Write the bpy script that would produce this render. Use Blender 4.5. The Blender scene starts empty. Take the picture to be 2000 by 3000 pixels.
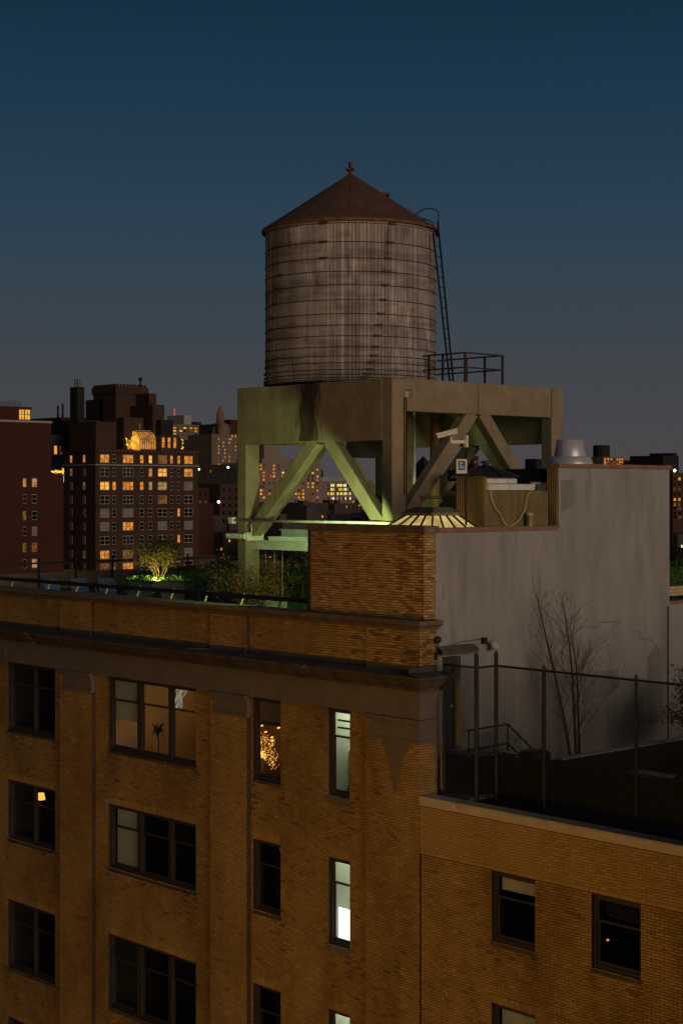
import bpy, math, random
import numpy as np
from mathutils import Vector, Matrix

random.seed(7)
rng = np.random.default_rng(7)
scene = bpy.context.scene
col = scene.collection

# ------------------------------------------------------------------ camera
cam_d = bpy.data.cameras.new('camera')
cam_d.sensor_fit = 'HORIZONTAL'
cam_d.sensor_width = 36.0
cam_d.lens = 87.5
cam_d.shift_y = -0.03
cam_d.clip_start = 0.5
cam_d.clip_end = 30000
cam = bpy.data.objects.new('camera', cam_d)
cam.location = (29.613, -29.849, 40.0)
cam.rotation_euler = (math.pi / 2, 0, math.atan2(0.736915, 0.675985))
col.objects.link(cam)
scene.camera = cam

# ------------------------------------------------------------------ sky, dusk
SUN_AZ = Vector((0.988, -0.155))          # where the afterglow is, seen from the site (behind the camera)
world = bpy.data.worlds.new('World')
scene.world = world
world.use_nodes = True
wn, wl = world.node_tree.nodes, world.node_tree.links
wn.clear()
wout = wn.new('ShaderNodeOutputWorld')
bg = wn.new('ShaderNodeBackground')
sky = wn.new('ShaderNodeTexSky')
sky.sky_type = 'NISHITA'
sky.sun_disc = False
sky.sun_elevation = math.radians(1.0)
sky.sun_rotation = math.atan2(SUN_AZ.x, SUN_AZ.y)
sky.air_density = 1.0
sky.dust_density = 1.0
sky.ozone_density = 3.0
tc = wn.new('ShaderNodeTexCoord')
sep = wn.new('ShaderNodeSeparateXYZ')
ramp = wn.new('ShaderNodeValToRGB')      # dusk: the sky deepens from a grey-mauve horizon to blue overhead
e = ramp.color_ramp.elements
e[0].position = 0.0; e[0].color = (0.074, 0.064, 0.070, 1)
e[1].position = 1.0; e[1].color = (0.003, 0.009, 0.019, 1)
for p_, c_ in ((0.035, (0.066, 0.064, 0.071, 1)), (0.075, (0.051, 0.059, 0.070, 1)), (0.11, (0.039, 0.057, 0.075, 1)),
               (0.16, (0.0245, 0.051, 0.082, 1)), (0.228, (0.0125, 0.0375, 0.068, 1)), (0.285, (0.0066, 0.0265, 0.051, 1)), (0.5, (0.004, 0.014, 0.030, 1))):
    k_ = ramp.color_ramp.elements.new(p_); k_.color = c_
mixc = wn.new('ShaderNodeMix'); mixc.data_type = 'RGBA'; mixc.blend_type = 'MIX'
skb = wn.new('ShaderNodeMix'); skb.data_type = 'RGBA'; skb.blend_type = 'MULTIPLY'
skb.inputs['Factor'].default_value = 1.0
skb.inputs['B'].default_value = (0.1, 0.1, 0.1, 1)
wl.new(tc.outputs['Generated'], sep.inputs[0])
wl.new(sep.outputs['Z'], ramp.inputs['Fac'])
wl.new(sky.outputs['Color'], skb.inputs['A'])
mixc.inputs['Factor'].default_value = 0.94
wl.new(skb.outputs['Result'], mixc.inputs['A'])
wl.new(ramp.outputs['Color'], mixc.inputs['B'])
wl.new(mixc.outputs['Result'], bg.inputs['Color'])
bg.inputs['Strength'].default_value = 1.0
wl.new(bg.outputs[0], wout.inputs['Surface'])

# ------------------------------------------------------------------ sun: the last afterglow, very weak and broad
sun_d = bpy.data.lights.new('sun', 'SUN')
sun_d.energy = 2.1
sun_d.angle = math.radians(40)
sun_d.color = (1.0, 0.77, 0.58)
sun = bpy.data.objects.new('sun', sun_d)
sdir = Vector((-SUN_AZ.x, -SUN_AZ.y, -0.06)).normalized()
sun.rotation_euler = sdir.to_track_quat('-Z', 'Y').to_euler()
sun.location = (60, -60, 80)
col.objects.link(sun)

# ------------------------------------------------------------------ render look
vs = scene.view_settings
vs.view_transform = 'Standard'
vs.look = 'None'
vs.exposure = 0.0
vs.gamma = 1.0
scene.cycles.use_denoising = True
scene.cycles.max_bounces = 6
scene.cycles.transparent_max_bounces = 12
scene.cycles.sample_clamp_indirect = 4.0
scene.render.film_transparent = False

# ------------------------------------------------------------------ materials
MATS = {}


def new_mat(name):
    m = bpy.data.materials.new(name)
    m.use_nodes = True
    nt = m.node_tree
    b = nt.nodes['Principled BSDF']
    MATS[name] = m
    return m, nt, b


def pm(name, c1, c2=None, scale=2.0, rough=0.85, bump=0.0, bscale=30.0, stretch=(1, 1, 1), metal=0.0, lo=0.35, hi=0.65,
       c3=None, scale3=0.4, stretch3=(1, 1, 1), lo3=0.55, hi3=0.75):
    """procedural paint/stone/metal: two tones of noise in world metres, an optional third blotch, fine bump"""
    m, nt, b = new_mat(name)
    N, L = nt.nodes, nt.links
    b.inputs['Roughness'].default_value = rough
    b.inputs['Metallic'].default_value = metal
    b.inputs['Specular IOR Level'].default_value = 0.25
    geo = N.new('ShaderNodeNewGeometry')
    if c2 is None:
        c2 = tuple(v * 0.7 for v in c1)

    def noise(sc, st, det=6.0):
        mp = N.new('ShaderNodeMapping'); mp.inputs['Scale'].default_value = st
        L.new(geo.outputs['Position'], mp.inputs['Vector'])
        nz = N.new('ShaderNodeTexNoise'); nz.inputs['Scale'].default_value = sc
        nz.inputs['Detail'].default_value = det; nz.inputs['Roughness'].default_value = 0.65
        L.new(mp.outputs[0], nz.inputs['Vector'])
        return nz
    nz = noise(scale, stretch)
    mr = N.new('ShaderNodeMapRange'); mr.inputs['From Min'].default_value = lo; mr.inputs['From Max'].default_value = hi
    L.new(nz.outputs['Fac'], mr.inputs['Value'])
    mx = N.new('ShaderNodeMix'); mx.data_type = 'RGBA'
    mx.inputs['A'].default_value = (*c1, 1); mx.inputs['B'].default_value = (*c2, 1)
    L.new(mr.outputs[0], mx.inputs['Factor'])
    out = mx.outputs['Result']
    if c3 is not None:
        n3 = noise(scale3, stretch3)
        m3 = N.new('ShaderNodeMapRange'); m3.inputs['From Min'].default_value = lo3; m3.inputs['From Max'].default_value = hi3
        L.new(n3.outputs['Fac'], m3.inputs['Value'])
        x3 = N.new('ShaderNodeMix'); x3.data_type = 'RGBA'; x3.inputs['B'].default_value = (*c3, 1)
        L.new(m3.outputs[0], x3.inputs['Factor']); L.new(out, x3.inputs['A'])
        out = x3.outputs['Result']
    L.new(out, b.inputs['Base Color'])
    if bump > 0:
        nb = noise(bscale, (1, 1, 1), 4.0)
        bp = N.new('ShaderNodeBump'); bp.inputs['Strength'].default_value = bump; bp.inputs['Distance'].default_value = 0.02
        L.new(nb.outputs['Fac'], bp.inputs['Height']); L.new(bp.outputs[0], b.inputs['Normal'])
    return m


def emit(name, color, strength, c2=None, scale=3.0):
    """something that gives off light; a second tone breaks it up (curtains, furniture)"""
    m = bpy.data.materials.new(name); m.use_nodes = True
    nt = m.node_tree; nt.nodes.clear()
    o = nt.nodes.new('ShaderNodeOutputMaterial'); em = nt.nodes.new('ShaderNodeEmission')
    em.inputs['Strength'].default_value = strength
    em.inputs['Color'].default_value = (*color, 1)
    if c2 is not None:
        geo = nt.nodes.new('ShaderNodeNewGeometry')
        nz = nt.nodes.new('ShaderNodeTexNoise'); nz.inputs['Scale'].default_value = scale; nz.inputs['Detail'].default_value = 3
        nt.links.new(geo.outputs['Position'], nz.inputs['Vector'])
        mr = nt.nodes.new('ShaderNodeMapRange'); mr.inputs['From Min'].default_value = 0.42; mr.inputs['From Max'].default_value = 0.6
        nt.links.new(nz.outputs['Fac'], mr.inputs['Value'])
        mx = nt.nodes.new('ShaderNodeMix'); mx.data_type = 'RGBA'
        mx.inputs['A'].default_value = (*color, 1); mx.inputs['B'].default_value = (*c2, 1)
        nt.links.new(mr.outputs[0], mx.inputs['Factor']); nt.links.new(mx.outputs['Result'], em.inputs['Color'])
    nt.links.new(em.outputs[0], o.inputs['Surface'])
    MATS[name] = m
    return m


def brick_mat(name, stops, stain=(0.5, 0.45, 0.4), stain_scale=0.35):
    """per-brick tone from the face attribute 'tone', grime in world space"""
    m, nt, b = new_mat(name)
    N, L = nt.nodes, nt.links
    b.inputs['Roughness'].default_value = 0.8
    b.inputs['Specular IOR Level'].default_value = 0.2
    at = N.new('ShaderNodeAttribute'); at.attribute_name = 'tone'
    cr = N.new('ShaderNodeValToRGB')
    cr.color_ramp.elements[0].position = 0.0; cr.color_ramp.elements[0].color = (*stops[0], 1)
    cr.color_ramp.elements[1].position = 1.0; cr.color_ramp.elements[1].color = (*stops[-1], 1)
    for i, s_ in enumerate(stops[1:-1]):
        k = cr.color_ramp.elements.new((i + 1) / (len(stops) - 1)); k.color = (*s_, 1)
    L.new(at.outputs['Fac'], cr.inputs['Fac'])
    geo = N.new('ShaderNodeNewGeometry')
    mp = N.new('ShaderNodeMapping'); mp.inputs['Scale'].default_value = (1, 1, 0.55)
    L.new(geo.outputs['Position'], mp.inputs['Vector'])
    nz = N.new('ShaderNodeTexNoise'); nz.inputs['Scale'].default_value = stain_scale; nz.inputs['Detail'].default_value = 8
    nz.inputs['Roughness'].default_value = 0.7
    L.new(mp.outputs[0], nz.inputs['Vector'])
    mr = N.new('ShaderNodeMapRange'); mr.inputs['From Min'].default_value = 0.42; mr.inputs['From Max'].default_value = 0.68
    L.new(nz.outputs['Fac'], mr.inputs['Value'])
    mx = N.new('ShaderNodeMix'); mx.data_type = 'RGBA'; mx.blend_type = 'MULTIPLY'
    mx.inputs['B'].default_value = (*stain, 1)
    L.new(mr.outputs[0], mx.inputs['Factor']); L.new(cr.outputs['Color'], mx.inputs['A'])
    n2 = N.new('ShaderNodeTexNoise'); n2.inputs['Scale'].default_value = 28; n2.inputs['Detail'].default_value = 3
    L.new(geo.outputs['Position'], n2.inputs['Vector'])
    m2 = N.new('ShaderNodeMapRange'); m2.inputs['To Min'].default_value = 0.72; m2.inputs['To Max'].default_value = 1.2
    L.new(n2.outputs['Fac'], m2.inputs['Value'])
    vm = N.new('ShaderNodeVectorMath'); vm.operation = 'SCALE'
    L.new(mx.outputs['Result'], vm.inputs[0]); L.new(m2.outputs[0], vm.inputs['Scale'])
    L.new(vm.outputs[0], b.inputs['Base Color'])
    return m


def glass_mat(name, tint=(0.9, 0.95, 0.93), fac=0.10, rough=0.02):
    m = bpy.data.materials.new(name); m.use_nodes = True
    nt = m.node_tree; nt.nodes.clear()
    o = nt.nodes.new('ShaderNodeOutputMaterial'); mx = nt.nodes.new('ShaderNodeMixShader')
    tr = nt.nodes.new('ShaderNodeBsdfTransparent'); tr.inputs[0].default_value = (*tint, 1)
    gl = nt.nodes.new('ShaderNodeBsdfGlossy'); gl.inputs['Roughness'].default_value = rough
    mx.inputs[0].default_value = fac
    nt.links.new(tr.outputs[0], mx.inputs[1]); nt.links.new(gl.outputs[0], mx.inputs[2])
    nt.links.new(mx.outputs[0], o.inputs['Surface'])
    MATS[name] = m
    return m


BUFF = brick_mat('buff_brick', [(0.15, 0.085, 0.026), (0.31, 0.184, 0.056), (0.37, 0.222, 0.068), (0.46, 0.282, 0.092)], stain=(0.48, 0.42, 0.36))
DARK_BRICK = brick_mat('dark_brick', [(0.05, 0.03, 0.016), (0.075, 0.045, 0.022), (0.10, 0.06, 0.028)], stain=(0.6, 0.55, 0.5))
BUFF2 = brick_mat('repointed_brick', [(0.31, 0.185, 0.062), (0.355, 0.215, 0.074), (0.385, 0.235, 0.082), (0.41, 0.255, 0.091)], stain=(0.82, 0.78, 0.72))
TAN = brick_mat('tan_brick', [(0.19, 0.098, 0.038), (0.30, 0.17, 0.064), (0.38, 0.225, 0.086), (0.48, 0.30, 0.13)], stain=(0.8, 0.72, 0.65), stain_scale=0.8)
MORTAR = pm('mortar', (0.04, 0.027, 0.016), (0.022, 0.016, 0.011), 6)
MORTAR2 = pm('pale_mortar', (0.14, 0.092, 0.045), (0.11, 0.07, 0.034), 6)
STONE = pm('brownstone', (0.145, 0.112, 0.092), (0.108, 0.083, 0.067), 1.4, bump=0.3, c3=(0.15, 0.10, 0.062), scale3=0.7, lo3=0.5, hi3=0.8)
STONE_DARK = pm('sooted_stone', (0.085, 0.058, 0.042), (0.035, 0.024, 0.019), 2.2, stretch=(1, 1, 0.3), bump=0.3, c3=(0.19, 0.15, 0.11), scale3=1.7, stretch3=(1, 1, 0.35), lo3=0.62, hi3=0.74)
COPING = pm('coping_stone', (0.13, 0.09, 0.066), (0.075, 0.052, 0.04), 2.0, bump=0.25, c3=(0.2, 0.17, 0.13), scale3=1.3, lo3=0.62, hi3=0.78)
FLASH = pm('lead_flashing', (0.055, 0.06, 0.066), (0.03, 0.032, 0.036), 1.5, rough=0.7)
STUCCO = pm('grey_stucco', (0.265, 0.25, 0.234), (0.212, 0.20, 0.187), 1.1, stretch=(1, 1, 0.3), bump=0.25, bscale=40, c3=(0.095, 0.088, 0.08), scale3=1.0, stretch3=(1, 1, 0.14), lo3=0.54, hi3=0.80)
REDSTONE = pm('red_coping', (0.24, 0.13, 0.092), (0.16, 0.085, 0.06), 3.0, bump=0.2)
CONC = pm('cast_concrete', (0.25, 0.195, 0.125), (0.175, 0.137, 0.09), 1.5, bump=0.35, bscale=22, c3=(0.075, 0.058, 0.04), scale3=1.1, stretch3=(1, 1, 0.22), lo3=0.54, hi3=0.82)
CONC_WET = pm('wet_concrete', (0.035, 0.028, 0.02), (0.07, 0.055, 0.04), 2.5, stretch=(1, 1, 0.2), rough=0.6)
_n, _l = CONC_WET.node_tree.nodes, CONC_WET.node_tree.links      # the stain thins out towards its ragged edge
_tc = _n.new('ShaderNodeTexCoord'); _sx = _n.new('ShaderNodeSeparateXYZ'); _l.new(_tc.outputs['Generated'], _sx.inputs[0])
_a = _n.new('ShaderNodeMath'); _a.operation = 'SUBTRACT'; _a.inputs[1].default_value = 0.5; _l.new(_sx.outputs['X'], _a.inputs[0])
_b = _n.new('ShaderNodeMath'); _b.operation = 'ABSOLUTE'; _l.new(_a.outputs[0], _b.inputs[0])
_g = _n.new('ShaderNodeNewGeometry'); _mp = _n.new('ShaderNodeMapping'); _mp.inputs['Scale'].default_value = (1, 1, 0.25); _l.new(_g.outputs['Position'], _mp.inputs['Vector'])
_z = _n.new('ShaderNodeTexNoise'); _z.inputs['Scale'].default_value = 7; _z.inputs['Detail'].default_value = 6; _l.new(_mp.outputs[0], _z.inputs['Vector'])
_c = _n.new('ShaderNodeMath'); _c.operation = 'MULTIPLY_ADD'; _c.inputs[1].default_value = 0.9; _l.new(_z.outputs['Fac'], _c.inputs[0]); _l.new(_b.outputs[0], _c.inputs[2])
_r = _n.new('ShaderNodeMapRange'); _r.inputs['From Min'].default_value = 0.55; _r.inputs['From Max'].default_value = 0.92; _r.inputs['To Min'].default_value = 0.75; _r.inputs['To Max'].default_value = 0.0
_l.new(_c.outputs[0], _r.inputs['Value']); _l.new(_r.outputs[0], _n['Principled BSDF'].inputs['Alpha'])
CONC_PALE = pm('parged_concrete', (0.33, 0.325, 0.285), (0.25, 0.25, 0.21), 1.6, bump=0.2)
ROOFING = pm('roofing_felt', (0.017, 0.017, 0.017), (0.010, 0.010, 0.010), 1.5)
DECKWOOD = pm('deck_wood', (0.11, 0.085, 0.06), (0.07, 0.052, 0.038), 3, stretch=(0.3, 1, 1))
FRAME = pm('bronze_window_paint', (0.042, 0.034, 0.030), (0.030, 0.025, 0.022), 8, rough=0.5)
BLACK = pm('black_paint', (0.018, 0.018, 0.02), (0.012, 0.012, 0.013), 8, rough=0.5)
IRON = pm('rusty_iron', (0.03, 0.022, 0.02), (0.055, 0.03, 0.022), 5, rough=0.7)
GALV = pm('galvanised_steel', (0.50, 0.49, 0.50), (0.40, 0.40, 0.42), 4, rough=0.38, metal=0.35)
WHITESTEEL = pm('white_painted_steel', (0.62, 0.63, 0.58), (0.45, 0.46, 0.42), 3, rough=0.55, c3=(0.25, 0.16, 0.08), scale3=2.5, lo3=0.66, hi3=0.75)
FENCE = pm('fence_steel', (0.022, 0.027, 0.038), (0.016, 0.019, 0.027), 4, rough=0.6)
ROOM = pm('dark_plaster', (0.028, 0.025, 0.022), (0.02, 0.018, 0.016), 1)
ROOMW = pm('warm_plaster', (0.42, 0.30, 0.18), (0.36, 0.25, 0.14), 1)
ROOML = pm('pale_plaster', (0.66, 0.66, 0.56), (0.58, 0.58, 0.48), 1)
CLOTH = pm('roller_blind', (0.42, 0.40, 0.36), (0.36, 0.34, 0.31), 2)
LEAF = pm('olive_leaf', (0.13, 0.105, 0.022), (0.075, 0.06, 0.014), 9, rough=0.6)
LEAFG = pm('hedge_leaf', (0.035, 0.075, 0.015), (0.02, 0.045, 0.01), 6, rough=0.6)
LEAFR = pm('dry_leaf', (0.20, 0.095, 0.03), (0.11, 0.055, 0.02), 9, rough=0.7)
LEAFD = pm('maroon_leaf', (0.07, 0.025, 0.016), (0.04, 0.016, 0.012), 9, rough=0.7)
BARK = pm('bark', (0.14, 0.10, 0.06), (0.08, 0.055, 0.035), 12, stretch=(1, 1, 0.3))
BIRCH = pm('reddish_bark', (0.075, 0.035, 0.026), (0.05, 0.022, 0.018), 12)
GRASS = pm('turf', (0.035, 0.09, 0.015), (0.02, 0.05, 0.01), 12)
PLANTER = pm('planter_concrete', (0.25, 0.24, 0.21), (0.19, 0.18, 0.155), 2.5, bump=0.2)
GLASS = glass_mat('window_glass')
ASPHALT = pm('asphalt', (0.04, 0.04, 0.04), (0.028, 0.028, 0.03), 0.6)


# ------------------------------------------------------------------ mesh building
class MB:
    def __init__(self):
        self.v = []; self.f = []; self.sm = []

    def add(self, vs_, fs, smooth=False):
        n = len(self.v)
        self.v.extend([tuple(p) for p in vs_])
        self.f.extend([tuple(i + n for i in f) for f in fs])
        self.sm.extend([smooth] * len(fs))
        return self

    def box(self, x0, x1, y0, y1, z0, z1):
        if x0 > x1: x0, x1 = x1, x0
        if y0 > y1: y0, y1 = y1, y0
        if z0 > z1: z0, z1 = z1, z0
        return self.add([(x0, y0, z0), (x1, y0, z0), (x1, y1, z0), (x0, y1, z0), (x0, y0, z1), (x1, y0, z1), (x1, y1, z1), (x0, y1, z1)],
                        [(0, 3, 2, 1), (4, 5, 6, 7), (0, 1, 5, 4), (1, 2, 6, 5), (2, 3, 7, 6), (3, 0, 4, 7)])

    def quad(self, a, b, c, d):
        return self.add([a, b, c, d], [(0, 1, 2, 3)])

    def bar(self, p0, p1, w, h, up=(0, 0, 1)):
        """rectangular bar from p0 to p1, w across, h along 'up'"""
        p0, p1 = Vector(p0), Vector(p1)
        d = (p1 - p0).normalized(); up = Vector(up)
        if abs(d.dot(up)) > 0.99: up = Vector((0, 1, 0))
        s = d.cross(up).normalized(); u = s.cross(d).normalized()
        vs_ = []
        for p in (p0, p1):
            for a, b in ((-1, -1), (1, -1), (1, 1), (-1, 1)):
                vs_.append(p + s * (a * w / 2) + u * (b * h / 2))
        return self.add(vs_, [(0, 1, 2, 3), (4, 7, 6, 5), (0, 4, 5, 1), (1, 5, 6, 2), (2, 6, 7, 3), (3, 7, 4, 0)])

    def tube(self, pts, r, n=6, smooth=True, closed=False):
        pts = [Vector(p) for p in pts]
        rs = r if isinstance(r, (list, tuple)) else [r] * len(pts)
        vs_, fs = [], []
        m = len(pts)
        ref = Vector((0.13, 0.37, 0.92))
        for i, p in enumerate(pts):
            if closed: t = pts[(i + 1) % m] - pts[i - 1]
            else: t = pts[min(i + 1, m - 1)] - pts[max(i - 1, 0)]
            t.normalize()
            if abs(t.dot(ref)) > 0.97: ref = Vector((0.9, 0.1, 0.2))
            s = t.cross(ref).normalized(); u = s.cross(t)
            for k in range(n):
                a = 2 * math.pi * k / n
                vs_.append(p + (s * math.cos(a) + u * math.sin(a)) * rs[i])
        for i in range(m if closed else m - 1):
            j = (i + 1) % m
            for k in range(n):
                fs.append((i * n + k, i * n + (k + 1) % n, j * n + (k + 1) % n, j * n + k))
        if not closed:
            fs.append(tuple(range(n - 1, -1, -1))); fs.append(tuple((m - 1) * n + k for k in range(n)))
        return self.add(vs_, fs, smooth)

    def lathe(self, prof, c, n=24, a0=0.0, a1=2 * math.pi, smooth=True):
        vs_, fs = [], []
        full = abs(a1 - a0 - 2 * math.pi) < 1e-6
        k = n if full else n + 1
        for (r, z) in prof:
            for i in range(k):
                a = a0 + (a1 - a0) * i / n
                vs_.append((c[0] + r * math.cos(a), c[1] + r * math.sin(a), c[2] + z))
        for j in range(len(prof) - 1):
            for i in range(n):
                i2 = (i + 1) % k
                fs.append((j * k + i, j * k + i2, (j + 1) * k + i2, (j + 1) * k + i))
        return self.add(vs_, fs, smooth)

    def prism(self, poly, axis, a0, a1):
        """poly: list of 2-D points; axis 'x': (y,z) extruded in x; 'y': (x,z); 'z': (x,y)"""
        def P(p, t):
            return {'x': (t, p[0], p[1]), 'y': (p[0], t, p[1]), 'z': (p[0], p[1], t)}[axis]
        n = len(poly)
        vs_ = [P(p, a0) for p in poly] + [P(p, a1) for p in poly]
        fs = [tuple(range(n - 1, -1, -1)), tuple(range(n, 2 * n))]
        for i in range(n):
            fs.append((i, (i + 1) % n, n + (i + 1) % n, n + i))
        return self.add(vs_, fs)


ORG = {}


def finish_mesh(name, v, f, mat, off, sm=None):
    me = bpy.data.meshes.new(name)
    v = np.asarray(v, dtype=np.float64).reshape(-1, 3) - np.asarray(off)
    me.from_pydata(v.tolist(), [], f)
    if sm is not None and any(sm):
        me.polygons.foreach_set('use_smooth', sm)
    me.materials.append(mat)
    me.update()
    return me


def link(o, parent=None):
    col.objects.link(o)
    if parent is not None:
        o.parent = parent
        ORG[o.name] = ORG[parent.name]
    return o


def part(mb, name, mat, parent, label=None, kind=None):
    off = ORG[parent.name]
    o = bpy.data.objects.new(name, finish_mesh(name, mb.v, mb.f, mat, off, mb.sm))
    link(o, parent)
    if label: o['label'] = label
    if kind: o['kind'] = kind
    return o


def thing(name, label, cat, loc, group=None):
    o = bpy.data.objects.new(name, None)
    o.empty_display_size = 0.2
    o.location = loc
    col.objects.link(o)
    ORG[o.name] = Vector(loc)
    o['label'] = label; o['category'] = cat
    if group: o['group'] = group
    return o


def single(mb, name, mat, label, cat, loc, group=None, kind=None):
    """a thing that is one mesh"""
    o = bpy.data.objects.new(name, finish_mesh(name, mb.v, mb.f, mat, loc, mb.sm))
    o.location = loc
    col.objects.link(o)
    ORG[o.name] = Vector(loc)
    o['label'] = label; o['category'] = cat
    if group: o['group'] = group
    if kind: o['kind'] = kind
    return o


def setting(mb, name, mat):
    o = bpy.data.objects.new(name, finish_mesh(name, mb.v, mb.f, mat, (0, 0, 0), mb.sm))
    col.objects.link(o); ORG[o.name] = Vector((0, 0, 0))
    o['kind'] = 'structure'
    return o


def inst(me, name, parent, loc, rotz=0.0, scale=(1, 1, 1)):
    """another object on shared mesh data, loc in world metres"""
    o = bpy.data.objects.new(name, me)
    link(o, parent)
    o.location = Vector(loc) - ORG[parent.name]
    o.rotation_euler = (0, 0, rotz)
    o.scale = scale
    return o


def lamp(name, loc, power, color, parent, radius=0.1, spot=None, aim=None, blend=0.6):
    d = bpy.data.lights.new(name, 'SPOT' if spot else 'POINT')
    d.energy = power; d.color = color; d.shadow_soft_size = radius
    if spot: d.spot_size = math.radians(spot); d.spot_blend = blend
    o = bpy.data.objects.new(name, d)
    link(o, parent)
    o.location = Vector(loc) - ORG[parent.name]
    if aim is not None:
        o.rotation_euler = (Vector(aim) - Vector(loc)).to_track_quat('-Z', 'Y').to_euler()
    return o


# ------------------------------------------------------------------ ground
setting(MB().quad((-9000, -9000, 0), (9000, -9000, 0), (9000, 9000, 0), (-9000, 9000, 0)), 'ground', ASPHALT)

# ------------------------------------------------------------------ brickwork
JT = 0.007
BL, BC = 0.235, 0.068      # brick length and course, joint included


def brick_cells(u0, u1, z0, z1, holes=(), soldiers=()):
    """running bond over a rectangle, clipped round the holes; soldiers: (a, b, z) upright courses"""
    out = []
    holes = list(holes) + [(a, b, z, z + 0.215) for a, b, z in soldiers]
    k0 = int(math.floor(z0 / BC)); k1 = int(math.ceil(z1 / BC))
    for k in range(k0, k1):
        a_, b_ = max(k * BC, z0), min((k + 1) * BC, z1)
        if b_ - a_ < 0.03: continue
        zc = (a_ + b_) / 2
        cuts = sorted([(h[0], h[1]) for h in holes if h[2] < zc < h[3]])
        segs = []; s = u0
        for h0, h1 in cuts:
            if h0 > s: segs.append((s, min(h0, u1)))
            s = max(s, h1)
        if s < u1: segs.append((s, u1))
        off = (BL / 2 if k % 2 else 0) + (((k * 7919) % 13) - 6) * 0.0012
        for s0, s1 in segs:
            i = int(math.floor((s0 - off) / BL))
            while True:
                p = i * BL + off; q = p + BL; i += 1
                if p >= s1: break
                p, q = max(p, s0), min(q, s1)
                if q - p > 0.03: out.append((p + JT, q - JT, a_ + JT, b_ - JT))
    for a, b, z in soldiers:
        n = max(1, int(round((b - a) / BC)))
        w = (b - a) / n
        for i in range(n):
            out.append((a + i * w + 0.005, a + (i + 1) * w - 0.005, z + 0.005, z + 0.21))
    return out


SOOT = []


class Bricks:
    """brick boxes on walls facing -y or +x, gathered for one mesh"""
    def __init__(self):
        self.rows = []      # (facing, plane, a, b, z0, z1)

    def wall(self, facing, plane, cells):
        self.rows += [(facing, plane, *c) for c in cells]

    def build(self, name, mat, parent, spread=0.14):
        n = len(self.rows)
        V = np.zeros((n, 8, 3)); J = rng.uniform(-0.002, 0.003, n)
        for i, (fc, pl, a, b, z0, z1) in enumerate(self.rows):
            if fc == 'y':
                y0, y1 = pl + J[i], pl + 0.016
                V[i] = [(a, y0, z0), (b, y0, z0), (b, y0, z1), (a, y0, z1), (a, y1, z0), (b, y1, z0), (b, y1, z1), (a, y1, z1)]
            else:
                x0, x1 = pl - J[i], pl - 0.016
                V[i] = [(x0, a, z0), (x0, b, z0), (x0, b, z1), (x0, a, z1), (x1, a, z0), (x1, b, z0), (x1, b, z1), (x1, a, z1)]
        F = np.array([(0, 1, 2, 3), (1, 5, 6, 2), (4, 0, 3, 7), (3, 2, 6, 7), (4, 5, 1, 0)])
        faces = (F[None] + (np.arange(n) * 8)[:, None, None]).reshape(-1, 4).tolist()
        me = finish_mesh(name, V.reshape(-1, 3), faces, mat, ORG[parent.name])
        soot = np.zeros(n)
        for i, (fc, pl, a, b, z0, z1) in enumerate(self.rows):
            u = (a + b) / 2
            soot[i] = 0.10 * math.sin(u * 0.9 + 1.3 * math.sin(z0 * 0.6)) * math.sin(z0 * 0.8 + 0.7 * math.sin(u * 1.7))
            for h0, h1, hz in SOOT:
                dz = hz - z0
                if fc == 'y' and 0 < dz < 1.5 and h0 - 0.15 < u < h1 + 0.15:
                    edge = min(abs(u - h0), abs(u - h1))
                    soot[i] -= (0.16 + 0.26 * max(0, 1 - edge / 0.28)) * (1 - dz / 1.5) * random.uniform(0.4, 1.3)
        t = np.repeat(np.clip(soot + np.where(rng.random(n) < 0.004, 0.15, rng.normal(0.55, spread, n)), 0, 1), 5)
        me.attributes.new('tone', 'FLOAT', 'FACE').data.foreach_set('value', t.astype(np.float32))
        o = bpy.data.objects.new(name, me); link(o, parent)
        o['kind'] = 'stuff'
        return o


def brick_meshes(mat, facing):
    """a few full-size single bricks that share mesh data"""
    out = []
    for t in (0.05, 0.25, 0.42, 0.55, 0.7, 0.85, 1.0):
        w, h = BL - 2 * JT, BC - 2 * JT
        mb = MB()
        if facing == 'y': mb.box(0, w, 0, 0.016, 0, h)
        else: mb.box(-0.016, 0, 0, w, 0, h)
        me = finish_mesh('brick', mb.v, mb.f, mat, (0, 0, 0))
        me.attributes.new('tone', 'FLOAT', 'FACE').data.foreach_set('value', np.full(6, t, np.float32))
        out.append(me)
    return out


def lay_single(bricks, mat, parent, count, key):
    """take 'count' full bricks (smallest key) out of the gathered rows and lay them one by one"""
    full = [r for r in bricks.rows if abs((r[3] - r[2]) - (BL - 2 * JT)) < 1e-4 and abs((r[5] - r[4]) - (BC - 2 * JT)) < 1e-4]
    full.sort(key=key)
    full = full[:count]
    ids = set(map(id, full))
    bricks.rows = [r for r in bricks.rows if id(r) not in ids]
    ms = {'y': brick_meshes(mat, 'y'), 'x': brick_meshes(mat, 'x')}
    for fc, pl, a, b, z0, z1 in full:
        loc = (a, pl + random.uniform(-0.002, 0.003), z0) if fc == 'y' else (pl, a, z0)
        inst(random.choice(ms[fc]), 'brick', parent, loc)


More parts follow.
